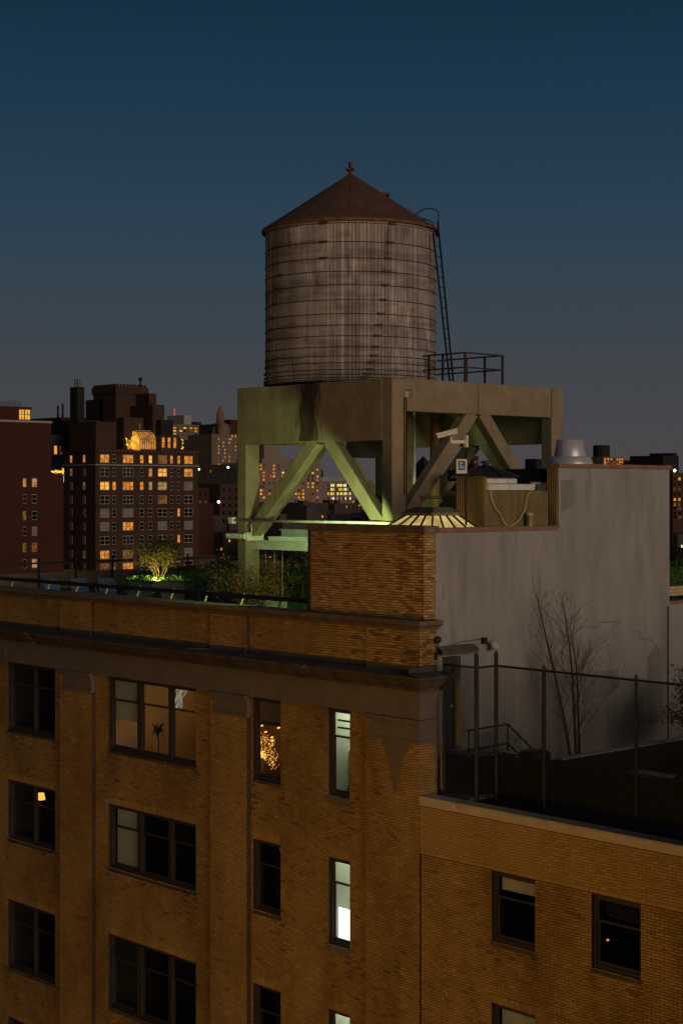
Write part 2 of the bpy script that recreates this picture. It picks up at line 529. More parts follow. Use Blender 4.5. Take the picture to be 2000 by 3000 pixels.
def holed(mb, facing, plane, u0, u1, z0, z1, holes, depth=0.22):
    """backing sheet with openings and their reveals"""
    us = sorted({u0, u1, *[h[i] for h in holes for i in (0, 1) if u0 < h[i] < u1]})
    zs = sorted({z0, z1, *[h[i] for h in holes for i in (2, 3) if z0 < h[i] < z1]})
    def P(u, z, d=0.0):
        return (u, plane + d, z) if facing == 'y' else (plane - d, u, z)
    for i in range(len(us) - 1):
        for j in range(len(zs) - 1):
            uc, zc = (us[i] + us[i + 1]) / 2, (zs[j] + zs[j + 1]) / 2
            if any(h[0] < uc < h[1] and h[2] < zc < h[3] for h in holes): continue
            mb.quad(P(us[i], zs[j]), P(us[i + 1], zs[j]), P(us[i + 1], zs[j + 1]), P(us[i], zs[j + 1]))
    for a, b, c, d in holes:
        for p, q in (((a, c), (a, d)), ((b, d), (b, c)), ((a, d), (b, d)), ((b, c), (a, c))):
            mb.quad(P(*p), P(*q), P(*q, depth), P(*p, depth))


# ------------------------------------------------------------------ windows of the near buildings
def sash_window(bld, x0, x1, z0, z1, yp, lights, meet, sill=None, blinds=None, room=ROOM, lower_open=0.0, depth=3.4):
    """double-hung window; lights: list of (xa, xb); blinds: {light: (top, bottom, material)}"""
    y = yp + 0.09
    f = MB()
    xs = [x0] + [v for l in lights for v in l] + [x1]
    f.box(x0, x1, y, y + 0.12, z1 - 0.07, z1); f.box(x0, x1, y, y + 0.12, z0, z0 + 0.09)
    for i in range(0, len(xs), 2):
        if xs[i + 1] - xs[i] > 0.005:
            f.box(xs[i], xs[i + 1], y + 0.002, y + 0.122, z0 + 0.09, z1 - 0.07)
    w = part(f, 'window', FRAME, bld)
    for li, (a, b) in enumerate(lights):
        for up in (0, 1):
            lo, hi = (meet - 0.02, z1 - 0.07) if up else (z0 + 0.09 + lower_open, meet + 0.03)
            yy = y + (0.025 if up else 0.07)
            s = MB(); t = 0.05
            s.box(a, b, yy, yy + 0.035, hi - t, hi); s.box(a, b, yy, yy + 0.035, lo, lo + (t if up else 0.075))
            s.box(a, a + t, yy + 0.002, yy + 0.033, lo + t, hi - t); s.box(b - t, b, yy + 0.002, yy + 0.033, lo + t, hi - t)
            part(s, 'sash', FRAME, w)
            g = MB(); g.quad((a + t, yy + 0.018, lo + t), (b - t, yy + 0.018, lo + t), (b - t, yy + 0.018, hi - t), (a + t, yy + 0.018, hi - t))
            part(g, 'pane', GLASS, w)
        if blinds and li in blinds:
            tp, bt, bm = blinds[li]
            c = MB(); c.box(a + 0.06, b - 0.03, y + 0.16, y + 0.164, bt, tp); c.box(a + 0.06, b - 0.03, y + 0.15, y + 0.17, bt - 0.03, bt)
            part(c, 'blind', bm, w)
    if sill:
        s = MB(); s.box(x0 - sill[0], x1 + sill[0], yp - sill[1], y, z0 - sill[2], z0 - 0.004)
        part(s, 'sill', STONE_DARK if sill[1] < 0.02 else STONE, w)
    r = MB(); e_ = 0.35; yb = yp + 0.225
    X0, X1, Z0, Z1 = x0 - e_, x1 + e_, z0 - 0.75, z1 + 0.3
    r.quad((X0, yb, Z0), (X1, yb, Z0), (X1, yb + depth, Z0), (X0, yb + depth, Z0))
    r.quad((X0, yb, Z1), (X1, yb, Z1), (X1, yb + depth, Z1), (X0, yb + depth, Z1))
    r.quad((X0, yb, Z0), (X0, yb + depth, Z0), (X0, yb + depth, Z1), (X0, yb, Z1))
    r.quad((X1, yb, Z0), (X1, yb + depth, Z0), (X1, yb + depth, Z1), (X1, yb, Z1))
    r.quad((X0, yb + depth, Z0), (X1, yb + depth, Z0), (X1, yb + depth, Z1), (X0, yb + depth, Z1))
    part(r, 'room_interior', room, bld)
    return w


# ================================================================== main building
main = thing('brick_building', 'tan brick loft building with stone cornice and parapet below the water tank', 'building', (-14, 7.5, 0))
PIL = [(-24.6, -22.75), (-16.54, -14.71), (-8.60, -6.90), (-1.98, 0.0)]
BAYS = [(-28.9, -24.6), (-22.75, -16.54), (-14.71, -8.60), (-6.90, -1.98)]
FL = [(34.17, 31.84, 33.43), (30.14, 28.12, 29.45), (26.04, 23.72, 25.3), (22.02, 19.9, 21.3)]   # head, sill, meeting rail
YB = 0.15
cols_ = {'L': (-19.98, -17.04), 'W': (-13.96, -9.46), 'S': (-6.80, -5.60), 'N': (-3.60, -2.77)}
holes = []
for k, (h, s, m_) in enumerate(FL):
    for c in 'LWSN':
        a, b = cols_[c]
        ss = s if c != 'N' else (31.80, 27.80, 23.70, 19.8)[k]
        holes.append((a, b, ss, h))
ZB = 19.0
SOOT += [(h[0], h[1], h[2]) for h in holes] + [(2.41, 3.78, 29.08), (5.49, 6.87, 29.08), (8.57, 9.95, 29.08), (2.41, 3.79, 25.9)]
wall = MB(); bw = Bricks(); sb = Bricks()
for a, b in BAYS:
    hs = [h for h in holes if a < h[0] < b]
    holed(wall, 'y', YB + 0.009, a, b, ZB, 34.2, hs)
    sold = [(h[0], h[1], h[3]) for h in hs if h[3] < 34]
    bw.wall('y', YB, brick_cells(a, b, ZB, 34.2, hs, sold))
    holed(wall, 'y', 0.1 + 0.009, a, b, 35.5, 36.5, [])
    bw.wall('y', 0.1, brick_cells(a, b, 35.5, 36.48))
for a, b in PIL:
    holed(wall, 'y', 0.009, a, b, ZB, 34.2, [])
    bw.wall('y', 0.0, brick_cells(a, b, ZB, 34.2))
    holed(wall, 'y', 0.009, a, b, 35.5, 36.5, [])
    bw.wall('y', 0.0, brick_cells(a, b, 35.5, 36.48))
    if b < -1:
        holed(wall, 'x', b - 0.009, 0.0, YB, ZB, 34.2, [])
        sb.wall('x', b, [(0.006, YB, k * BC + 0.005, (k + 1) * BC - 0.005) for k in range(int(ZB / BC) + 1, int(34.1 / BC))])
        holed(wall, 'x', b - 0.009, 0.0, 0.1, 35.5, 36.5, [])
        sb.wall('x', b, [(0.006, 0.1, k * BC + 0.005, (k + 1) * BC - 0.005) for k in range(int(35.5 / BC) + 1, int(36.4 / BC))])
# brick return at the corner
holed(wall, 'x', -0.009, 0.0, 0.62, ZB, 36.5, [])
bw.wall('x', 0.0, brick_cells(0.0, 0.62, 31.0, 33.62))
bw.wall('x', 0.0, brick_cells(0.0, 0.62, 35.55, 36.48))
# the other sides and the roof
wall.quad((-28.9, 0.1, 0), (-28.9, 22, 0), (-28.9, 22, 36.4), (-28.9, 0.1, 36.4))
wall.quad((-28.9, 22, 0), (0, 22, 0), (0, 22, 36.4), (-28.9, 22, 36.4))
wall.quad((-28.9, 0.16, 0), (0, 0.16, 0), (0, 0.16, ZB), (-28.9, 0.16, ZB))
part(wall, 'mortar_wall', MORTAR, main)
lay_single(bw, BUFF, main, 150, key=lambda r: (0 if r[4] > 35.4 and r[1] >= 0 and (r[0] == 'x' or r[2] > -3) else 1, -r[2]))
bw.build('brickwork', BUFF, main)
sb.build('dark_brickwork', DARK_BRICK, main)  # pilaster returns laid in a darker brick than the fronts
rf = MB(); rf.box(-28.85, -0.36, 0.3, 21.9, 35.4, 35.7)
part(rf, 'roof_deck', ROOFING, main)

# stone frieze, cornice, flashing, coping: block by block with open joints, mitred round the corner
FRIEZE = [(0.14, 34.2), (-0.02, 34.2), (-0.02, 34.56), (-0.03, 34.66), (-0.055, 34.76), (-0.095, 34.85), (-0.155, 34.94), (0.14, 34.94)]
CORN = [(0.10, 34.944), (-0.16, 34.944), (-0.17, 35.02), (-0.24, 35.06), (-0.30, 35.14), (-0.34, 35.22), (-0.42, 35.25), (-0.42, 35.33), (0.10, 35.40)]
COPE = [(0.40, 36.484), (-0.04, 36.484), (-0.06, 36.54), (-0.11, 36.58), (-0.16, 36.61), (-0.16, 36.715), (0.40, 36.735)]


def run_blocks(prof, name, mat, parent, xa, xb, length, ret):
    """profile along x on the front, then round the corner along y on the return (x > 0)"""
    n = int(math.ceil((xb - xa) / length))
    for i in range(n):
        a, b = xa + i * (xb - xa) / n, xa + (i + 1) * (xb - xa) / n
        mb = MB(); m_ = len(prof)
        j = random.uniform(-0.004, 0.004)
        last = i == n - 1
        v0 = [(a + 0.004, y + j, z) for y, z in prof]
        v1 = [((-y if last else b - 0.004), y + j, z) for y, z in prof]
        mb.add(v0 + v1, [tuple(range(m_ - 1, -1, -1)), tuple(range(m_, 2 * m_))] + [(k, (k + 1) % m_, m_ + (k + 1) % m_, m_ + k) for k in range(m_)])
        part(mb, name, mat, parent)
    mb = MB(); m_ = len(prof)
    v0 = [(-y, y, z) for y, z in prof]; v1 = [(-y, ret, z) for y, z in prof]
    mb.add(v0 + v1, [tuple(range(m_ - 1, -1, -1)), tuple(range(m_, 2 * m_))] + [(k, (k + 1) % m_, m_ + (k + 1) % m_, m_ + k) for k in range(m_)])
    part(mb, name, mat, parent)


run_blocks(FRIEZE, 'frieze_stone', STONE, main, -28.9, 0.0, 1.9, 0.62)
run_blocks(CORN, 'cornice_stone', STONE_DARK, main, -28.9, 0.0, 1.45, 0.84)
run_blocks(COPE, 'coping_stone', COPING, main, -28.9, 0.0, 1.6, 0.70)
fl = MB()
for (a, b, y) in [(*p, -0.012) for p in PIL] + [(*p, 0.088) for p in BAYS]:
    fl.prism([(-0.40, 35.336), (y - 0.08, 35.41), (y, 35.42), (y, 35.545), (y + 0.03, 35.545), (y + 0.03, 35.40), (-0.40, 35.332)], 'x', a, b)
fl.prism([(0.40, 35.336), (0.09, 35.41), (0.012, 35.42), (0.012, 35.545), (-0.03, 35.545), (-0.03, 35.40), (0.40, 35.332)], 'y', -0.38, 0.62)
part(fl, 'flashing', FLASH, main)

# pilaster capitals: stacked mouldings
for a, b in PIL:
    c = MB()
    corner = b > -1
    for dz0, dz1, pr, ins in ((34.13, 34.197, 0.10, -0.02), (34.05, 34.13, 0.055, 0.03), (33.66, 34.05, 0.02, 0.16), (33.58, 33.66, 0.05, 0.16)):
        a_ = a + ins * 1.2
        if corner: c.box(a_, pr, -pr, 0.62, dz0, dz1)
        else: c.box(a_, b + min(0.02, pr), -pr, 0.14, dz0, dz1)
    part(c, 'pilaster_capital', STONE, main)
# the grey parged patch that runs down from the corner capital to a point
pp = MB(); pts = [(-1.38, 33.58), (-1.36, 33.42), (-1.27, 33.42), (-1.25, 33.26), (-1.14, 33.0), (-1.07, 32.72), (-0.98, 32.5), (-0.93, 32.22), (-0.86, 32.2), (-0.80, 32.5),
                  (-0.70, 32.72), (-0.62, 33.05), (-0.53, 33.30), (-0.42, 33.36), (-0.36, 33.58)]
pp.prism(pts, 'y', -0.011, 0.012)
part(pp, 'parged_patch', STONE, main, label='grey cement patch tapering to a point below the corner capital')

BLIND = CLOTH
CURT = pm('brown_curtain', (0.16, 0.12, 0.09), (0.12, 0.09, 0.065), 4, stretch=(3, 1, 0.3))
for k, (h, s, m_) in enumerate(FL):
    a, b = cols_['L']; mid = (a + b) / 2 + 0.06
    sash_window(main, a, b, s, h, YB, [(a + 0.06, mid - 0.05), (mid + 0.05, b - 0.05)], m_, sill=(0.02, 0.008, 0.10))
    a, b = cols_['W']
    bl = {0: {0: (h - 0.1, s + 1.0, BLIND)}, 1: {0: (h - 0.1, s + 0.12, BLIND)}}.get(k)
    sash_window(main, a, b, s, h, YB, [(a + 0.08, -12.54), (-12.32, -10.92), (-10.76, b - 0.05)], m_, sill=(0.02, 0.008, 0.10), blinds=bl,
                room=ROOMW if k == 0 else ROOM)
    a, b = cols_['S']
    bl = {0: {0: (h - 0.1, m_ + 0.05, CURT)}}.get(k)
    sash_window(main, a, b, s, h, YB, [(a + 0.06, b - 0.05)], m_, sill=(0.02, 0.008, 0.10), blinds=bl, room=ROOMW if k == 0 else ROOM)
    a, b = cols_['N']; ss = (31.80, 27.80, 23.70, 19.8)[k]
    sash_window(main, a, b, ss, h, YB, [(a + 0.05, b - 0.04)], m_ if k else 33.4, sill=(0.06, 0.06, 0.14), room=ROOML, depth=2.2)

# ------------------------------------------------------------------ penthouse (brick front, stucco side) as part of the building
ph = MB(); pb = Bricks()
PX0, PXC, PY = -4.50, -0.05, 0.20
holed(ph, 'y', PY + 0.009, PX0, PXC, 36.6, 38.96, [])
pb.wall('y', PY, brick_cells(PX0 + 0.1, PXC, 36.74, 38.94))
holed(ph, 'x', PXC - 0.009, PY, 0.66, 36.6, 38.96, [])
pb.wall('x', PXC, brick_cells(PY, 0.66, 36.74, 38.94))
ph.box(PX0, PX0 + 0.1, PY - 0.01, 0.5, 36.6, 38.96)
ph.quad((PX0, 0.2, 35.7), (PX0, 10.5, 35.7), (PX0, 10.5, 38.96), (PX0, 0.2, 38.96))
phouse = part(ph, 'penthouse_wall', MORTAR, main)
lay_single(pb, TAN, phouse, 150, key=lambda r: (0 if r[0] == 'x' else 1, -r[2], r[4]))
pb.build('brickwork', TAN, phouse, 0.21)
pc = MB()
pc.box(PX0 - 0.05, PXC + 0.05, PY - 0.05, PY + 0.33, 38.944, 39.13)
pc.box(PXC - 0.28, PXC + 0.052, PY + 0.33, 0.70, 38.945, 39.12)
part(pc, 'coping_stone', COPING, phouse)
pr = MB(); pr.box(PX0 + 0.02, PXC - 0.03, 0.5, 10.4, 38.55, 38.72)
part(pr, 'roof_deck', ROOFING, phouse)

st = MB(); XS = -0.05
door_hole = (0.87, 1.56, 33.3, 35.74)
holed(st, 'x', XS, 0.62, 5.47, 30.5, 38.94, [door_hole], depth=0.30)
holed(st, 'x', XS, 5.47, 10.54, 30.5, 40.66, [])
holed(st, 'x', XS - 0.25, 10.54, 22.0, 30.5, 36.62, [])
st.quad((XS, 10.54, 30.5), (XS - 4.4, 10.54, 30.5), (XS - 4.4, 10.54, 40.66), (XS, 10.54, 40.66))
part(st, 'stucco_wall', STUCCO, main)
for n_, (a, b, z, dz, x0, x1) in enumerate([(0.70, 5.46, 38.94, 0.125, XS - 0.30, XS + 0.045), (5.44, 10.60, 40.66, 0.115, XS - 0.32, XS + 0.06), (10.56, 22.0, 36.62, 0.11, XS - 0.56, XS - 0.20)]):
    m_ = max(1, int((b - a) / 1.25))
    for i in range(m_):
        c = MB(); c.box(x0, x1 + random.uniform(-0.006, 0.006), a + i * (b - a) / m_ + 0.003, a + (i + 1) * (b - a) / m_ - 0.003, z + 0.002, z + dz + random.uniform(-0.004, 0.004))
        part(c, 'coping_stone', REDSTONE, main)
# cracks and rust-brown drips in the stucco are thin relief strips
CRACK = pm('crack_shadow', (0.10, 0.085, 0.07), (0.07, 0.06, 0.05), 6)
random.seed(61)
def wander(pts):
    out = []
    for (a, b), (c, d) in zip(pts, pts[1:]):
        for t in (0, 0.25, 0.5, 0.75): out.append((a + (c - a) * t + random.gauss(0, 0.025), b + (d - b) * t + random.gauss(0, 0.025)))
    return out + [pts[-1]]
for pts in ([(6.3, 36.16), (6.7, 36.2), (7.1, 36.17), (7.5, 36.3), (7.9, 36.28), (8.3, 36.35)],
            [(8.6, 36.12), (8.8, 35.98), (9.05, 35.93), (9.2, 35.75), (9.5, 35.66), (9.75, 35.62), (9.95, 35.4), (10.05, 35.1), (10.2, 34.8)],
            [(0.95, 37.6), (0.9, 37.4), (0.97, 37.2)]):
    pts = wander(pts)
    c = MB(); c.tube([(XS + 0.001, y, z) for y, z in pts], [0.003 + 0.006 * math.sin(math.pi * (i + 0.5) / len(pts)) * (0.5 + (i * 37 % 10) / 10) for i in range(len(pts))], 4)
    part(c, 'crack', CRACK, main)
STUCCO_B = pm('patched_stucco', (0.20, 0.188, 0.172), (0.16, 0.15, 0.138), 1.6, bump=0.25, bscale=40, c3=(0.11, 0.10, 0.092), scale3=1.6, lo3=0.55, hi3=0.8)
for poly in ([(6.85, 34.2), (6.8, 34.75), (7.0, 34.95), (7.5, 34.9), (8.1, 34.95), (8.15, 34.4), (7.6, 34.15)], [(9.5, 33.2), (9.45, 35.1), (9.8, 35.5), (10.2, 35.3), (10.25, 33.2)],
             [(2.2, 33.0), (2.15, 33.6), (3.1, 33.7), (3.9, 33.55), (3.95, 33.0)], [(5.6, 39.4), (5.58, 40.3), (6.1, 40.35), (6.2, 39.7)]):
    c = MB(); c.prism([(XS + 0.004, 0)] * 0 + poly, 'x', XS - 0.01, XS + 0.003); part(c, 'repair_patch', STUCCO_B, main)
c = MB(); c.tube([(XS + 0.02, 10.45, 32.2), (XS + 0.02, 10.45, 36.6)], 0.02, 6); part(c, 'downpipe', IRON, main)
# door in the stucco wall
dr = MB(); DOORM = pm('dark_door_paint', (0.045, 0.042, 0.045), (0.03, 0.028, 0.03), 3, rough=0.55)
dr.box(XS - 0.30, XS - 0.24, 0.93, 1.50, 33.34, 35.50); dr.box(XS - 0.26, XS - 0.225, 1.0, 1.43, 34.5, 35.3)
door = part(dr, 'door', DOORM, main)
k_ = MB(); k_.lathe([(0.0, 0), (0.035, 0.01), (0.04, 0.04), (0.0, 0.06)], (0, 0, 0), 10)
k_.v = [(XS - 0.24 + z, 1.44 + x, 34.42 + y) for x, y, z in k_.v]
part(k_, 'handle', GALV, door)
fr = MB(); fr.box(XS - 0.30, XS - 0.2, 0.872, 0.93, 33.3, 35.74); fr.box(XS - 0.30, XS - 0.2, 1.50, 1.558, 33.3, 35.74); fr.box(XS - 0.30, XS - 0.2, 0.93, 1.50, 35.5, 35.738)
part(fr, 'frame', DOORM, door)
bk = MB(); bk.box(XS - 0.34, XS - 0.305, 0.8, 1.6, 33.2, 35.8)
part(bk, 'backing', BLACK, door)
cn = MB(); prof = [(0.0, 0.10), (0.10, 0.085), (0.20, 0.04), (0.26, -0.03), (0.26, -0.10), (0.245, -0.10), (0.245, -0.035), (0.19, 0.025), (0.10, 0.065), (0, 0.08)]
cn.prism([(XS + a, 35.93 + b) for a, b in prof], 'y', 0.62, 1.98)
part(cn, 'door_canopy', pm('aged_zinc', (0.16, 0.14, 0.13), (0.11, 0.10, 0.095), 3, rough=0.35, metal=0.5), main, label='curved metal canopy over the dark side door')

# ================================================================== lower wing
wing = thing('brick_wing', 'lower tan brick wing with weathered metal coping and fenced roof terrace', 'building', (8, 7.5, 0))
ww = MB(); wb = Bricks()
WH = [(2.41, 3.78, 29.08, 30.78), (5.49, 6.87, 29.08, 30.78), (8.57, 9.95, 29.08, 30.78), (2.41, 3.79, 25.9, 27.59), (5.49, 6.87, 25.9, 27.59), (8.57, 9.95, 25.9, 27.59)]
holed(ww, 'y', 0.058, 0.0, 14.0, 24.0, 30.83, WH)
wb.wall('y', 0.049, brick_cells(0.0, 14.0, 24.0, 30.80, WH, [(h[0], h[1], h[3]) for h in WH[3:]]))
wm_ = MB(); wb2 = Bricks()
holed(wm_, 'y', 0.019, 0.0, 14.0, 30.83, 32.06, [])
wm_.box(0.0, 14.0, 0.020, 0.3, 30.815, 30.83)
sold = [(x * 0.272, x * 0.272 + 0.272, 30.83) for x in range(51)]
wb2.wall('y', 0.012, [(a + 0.006, b - 0.006, 30.835, 30.9) for a, b, z in sold])
wb2.wall('y', 0.012, brick_cells(0.0, 14.0, 30.9, 32.05))
ww.quad((0, 0.1, 0), (14, 0.1, 0), (14, 0.1, 24), (0, 0.1, 24)); ww.quad((14, 0.1, 0), (14, 22, 0), (14, 22, 32), (14, 0.1, 32))
ww.quad((0, 22, 0), (14, 22, 0), (14, 22, 32), (0, 22, 32))
part(ww, 'mortar_wall', MORTAR, wing)
part(wm_, 'repointed_band', MORTAR2, wing)
lay_single(wb2, BUFF2, wing, 280, key=lambda r: -r[3] if r[2] < 8 else 99)
wb2.build('repointed_brickwork', BUFF2, wing)
wb.build('brickwork', BUFF, wing)
WCOP = pm('worn_metal_coping', (0.46, 0.37, 0.26), (0.36, 0.28, 0.19), 1.5, rough=0.45, bump=0.5, bscale=5, c3=(0.62, 0.58, 0.48), scale3=2.2, lo3=0.6, hi3=0.72)
for i in range(10):
    c = MB(); a, b = i * 1.4, i * 1.4 + 1.394
    j = random.uniform(-0.006, 0.006)
    c.prism([(0.004 + j, 32.05), (-0.002 + j, 32.06), (-0.012 + j, 32.24), (0.01 + j, 32.285), (0.36, 32.31), (0.40, 32.28), (0.40, 32.05)], 'x', a, b)
    part(c, 'coping_panel', WCOP, wing)
dk = MB(); dk.box(0.0, 13.95, 0.42, 21.9, 31.9, 32.18)
part(dk, 'roof_deck', ROOFING, wing)
for i, (a, b, z0, z1) in enumerate(WH):
    bl = {0: {0: (z1 - 0.08, z1 - 0.42, BLIND)}, 3: {0: (z1 - 0.08, z0 + 0.2, BLIND)}}.get(i)
    sash_window(wing, a, b, z0, z1, 0.05, [(a + 0.06, b - 0.05)], 30.17 if i < 3 else 27.0, sill=(0.02, 0.008, 0.09), blinds=bl)
# slatted blind in the second window
sl = MB()
for i in range(9): sl.box(5.63, 6.8, 0.42, 0.44, 30.68 - i * 0.055, 30.70 - i * 0.055)
part(sl, 'slatted_blind', FRAME, wing)

# landing and steps outside the door
sp = thing('entrance_steps', 'concrete landing and steps below the dark side door', 'steps', (0.6, 1.6, 32.18))
for i, (y0, y1, z) in enumerate([(0.75, 2.35, 33.28), (2.35, 2.65, 33.0), (2.65, 2.95, 32.72), (2.95, 3.25, 32.45)]):
    s = MB(); s.box(0.0, 0.95, y0, y1 - 0.002, 32.18, z); part(s, 'step', PLANTER, sp)
t = MB(); t.box(0.82, 0.94, 0.78, 2.33, 33.282, 33.286); part(t, 'yellow_nosing', pm('yellow_edge', (0.7, 0.5, 0.05), (0.5, 0.35, 0.04), 14), sp)
hr = thing('stair_handrail', 'black pipe handrail sloping down the terrace steps', 'handrail', (0.9, 2.2, 32.18))
for dz, nm in ((0.0, 'top_rail'), (-0.5, 'lower_rail')):
    m_ = MB(); m_.tube([(0.9, 0.8, 33.96 + dz), (0.9, 2.32, 33.98 + dz), (0.9, 3.35, 33.18 + dz)], 0.025, 8); part(m_, nm, BLACK, hr)
for y, z in ((0.85, 33.28), (2.32, 33.28), (3.33, 32.18)):
    m_ = MB(); m_.tube([(0.9, y, z), (0.9, y, 33.96 if y < 3 else 33.2)], 0.022, 8); part(m_, 'post', BLACK, hr)

# wall lamps beside the door
wl_ = thing('globe_lamp', 'small black globe lamp on the corner brickwork above the canopy', 'lamp', (0.0, 0.56, 36.15))
m_ = MB(); m_.lathe([(0.0, -0.09), (0.05, -0.078), (0.083, -0.04), (0.09, 0), (0.083, 0.04), (0.05, 0.078), (0, 0.09)], (0.10, 0.56, 36.22), 14); part(m_, 'globe', BLACK, wl_)
m_ = MB(); m_.tube([(0.0, 0.58, 35.82), (0.06, 0.57, 35.95), (0.10, 0.56, 36.14)], 0.02, 6); m_.box(0.0, 0.05, 0.52, 0.60, 35.7, 35.86); part(m_, 'bracket', BLACK, wl_)
fl_ = thing('bulkhead_floodlight', 'silver ribbed floodlight on a black box high on the stucco wall', 'lamp', (0.05, 2.55, 35.95))
m_ = MB(); m_.lathe([(0.05, 0.0), (0.09, 0.01), (0.10, 0.10), (0.12, 0.2), (0.13, 0.22), (0.11, 0.21), (0.03, 0.1), (0, 0.1)], (0, 0, 0), 16)
q = Vector((0.45, 0.35, -0.8)).to_track_quat('Z', 'Y')
m_.v = [tuple(q @ Vector(p) + Vector((0.14, 2.56, 36.06))) for p in m_.v]; part(m_, 'lamp_head', GALV, fl_)
m_ = MB(); m_.box(-0.05, 0.05, 2.33, 2.47, 36.0, 36.16); part(m_, 'junction_box', BLACK, fl_)
m_ = MB(); m_.tube([(-0.03, 2.35, 36.12), (-0.03, 1.62, 36.1), (-0.03, 1.05, 36.02), (-0.03, 0.70, 35.92)], 0.014, 6); part(m_, 'conduit', STONE, fl_)

# ------------------------------------------------------------------ chain-link fence round the wing terrace
fence = thing('chain_link_fence', 'tall dark chain link fence along the edge of the wing terrace', 'fence', (3, 0.6, 32.18))
FY0, FY1, FX = 0.60, 1.33, 1.393
ZT = 35.60
runs = [((0.27, FY0), (FX, FY0)), ((FX, FY0), (FX, FY1)), ((FX, FY1), (13.8, FY1))]
posts = [(0.27, FY0, 35.64, 0.04), (FX, FY0, 35.87, 0.055), (FX, FY1, 35.86, 0.05), (2.967, FY1, 35.62, 0.05), (5.77, FY1, 35.62, 0.04), (8.57, FY1, 35.62, 0.04), (11.4, FY1, 35.62, 0.04)]
for x, y, z, r in posts:
    m_ = MB(); m_.lathe([(r, 0), (r, z - 32.18), (r * 1.15, z - 32.17), (r * 0.9, z - 32.11), (r * 0.3, z - 32.06), (0, z - 32.05)], (x, y, 32.18), 10)
    o = part(m_, 'post', FENCE, fence)
    b = MB()
    for k in range(7):
        b = MB(); b.lathe([(r + 0.001, 0), (r + 0.008, 0.002), (r + 0.008, 0.028), (r + 0.001, 0.03)], (x, y, 32.7 + k * 0.45), 10); part(b, 'tension_band', FENCE, o)
for (a, b) in runs:
    for z, nm, r in ((ZT, 'top_rail', 0.03), (33.42, 'mid_rail', 0.02), (32.36, 'bottom_rail', 0.022)):
        m_ = MB(); m_.tube([(a[0], a[1], z), (b[0], b[1], z)], r, 8); part(m_, nm, FENCE, fence)
m_ = MB(); s_ = 0.075; Z0, Z1 = 32.38, ZT - 0.02
for (a, b) in runs:
    Ln = math.hypot(b[0] - a[0], b[1] - a[1]); ux, uy = (b[0] - a[0]) / Ln, (b[1] - a[1]) / Ln
    Hh = Z1 - Z0
    n = int((Ln + Hh) / s_)
    for sgn in (1, -1):
        for i in range(n):
            c = i * s_
            # wire: u = c - t (sgn 1) for t in 0..Hh, clipped to 0..Ln
            t0, t1 = max(0, c - Ln), min(Hh, c)
            if t1 - t0 < 0.01: continue
            def W_(t):
                u = c - t
                if sgn < 0: u = Ln - u
                return (a[0] + ux * u, a[1] + uy * u, Z0 + t)
            p, q_ = Vector(W_(t0)), Vector(W_(t1)); w_ = 0.0040
            nrm = Vector((-uy, ux, 0)) * w_; sd = Vector((0, 0, w_ * 1.4))
            m_.add([p - sd, p + nrm, p + sd, q_ - sd, q_ + nrm, q_ + sd], [(0, 1, 4, 3), (1, 2, 5, 4), (2, 0, 3, 5)])
part(m_, 'chain_link_mesh', FENCE, fence, kind='stuff')
SLAT = pm('dark_green_slat', (0.004, 0.008, 0.005), (0.003, 0.005, 0.0035), 5, rough=0.8)
m_ = MB()
for (a, b) in runs:
    Ln = math.hypot(b[0] - a[0], b[1] - a[1]); n = int(Ln / 0.055)
    for i in range(n):
        t = (i + 0.5) / n; x, y = a[0] + (b[0] - a[0]) * t, a[1] + (b[1] - a[1]) * t
        h = 33.40 + random.uniform(-0.06, 0.02)
        if a[1] == b[1]: m_.box(x - 0.024, x + 0.024, y + 0.012, y + 0.018, 32.4, h)
        else: m_.box(x - 0.018, x - 0.012, y - 0.024, y + 0.024, 32.4, h)
part(m_, 'privacy_slats', SLAT, fence, kind='stuff')

# ================================================================== water tower platform
pf = thing('concrete_platform', 'cast concrete water tower platform with diagonal braces standing on the roof', 'platform', (-8.8, 8, 35.7))
AX0, AX1, AY0, AY1 = -12.39, -5.20, 4.10, 11.83
ZTOP = 43.34
cw, cd = 0.43, 0.57
for (x, y) in ((AX0, AY0), (AX1 - cw, AY0), (AX0, AY1 - cd), (AX1 - cw, AY1 - cd)):
    m_ = MB(); m_.box(x, x + cw, y, y + cd, 35.7, 43.335); part(m_, 'column', CONC, pf)
bt = 0.40
m_ = MB(); m_.box(AX0 - 0.012, AX1 - cw - 0.002, AY0 - 0.012, AY0 + bt, 41.52, ZTOP + 0.004); part(m_, 'beam', CONC, pf)
m_ = MB(); m_.box(AX1 - bt, AX1 - 0.004, AY0 + cd, AY1 - cd, 42.38, ZTOP + 0.01); part(m_, 'beam', CONC, pf)
m_ = MB(); m_.box(AX0 + cw, AX1 - cw, AY1 - bt, AY1 - 0.004, 41.55, ZTOP); part(m_, 'beam', CONC, pf)
m_ = MB(); m_.box(AX0 + 0.004, AX0 + bt, AY0 + cd, AY1 - cd, 41.55, ZTOP); part(m_, 'beam', CONC, pf)
m_ = MB(); m_.box(AX0 + bt, AX1 - bt, AY0 + bt, AY1 - bt, 43.0, ZTOP - 0.01); part(m_, 'slab', CONC, pf)
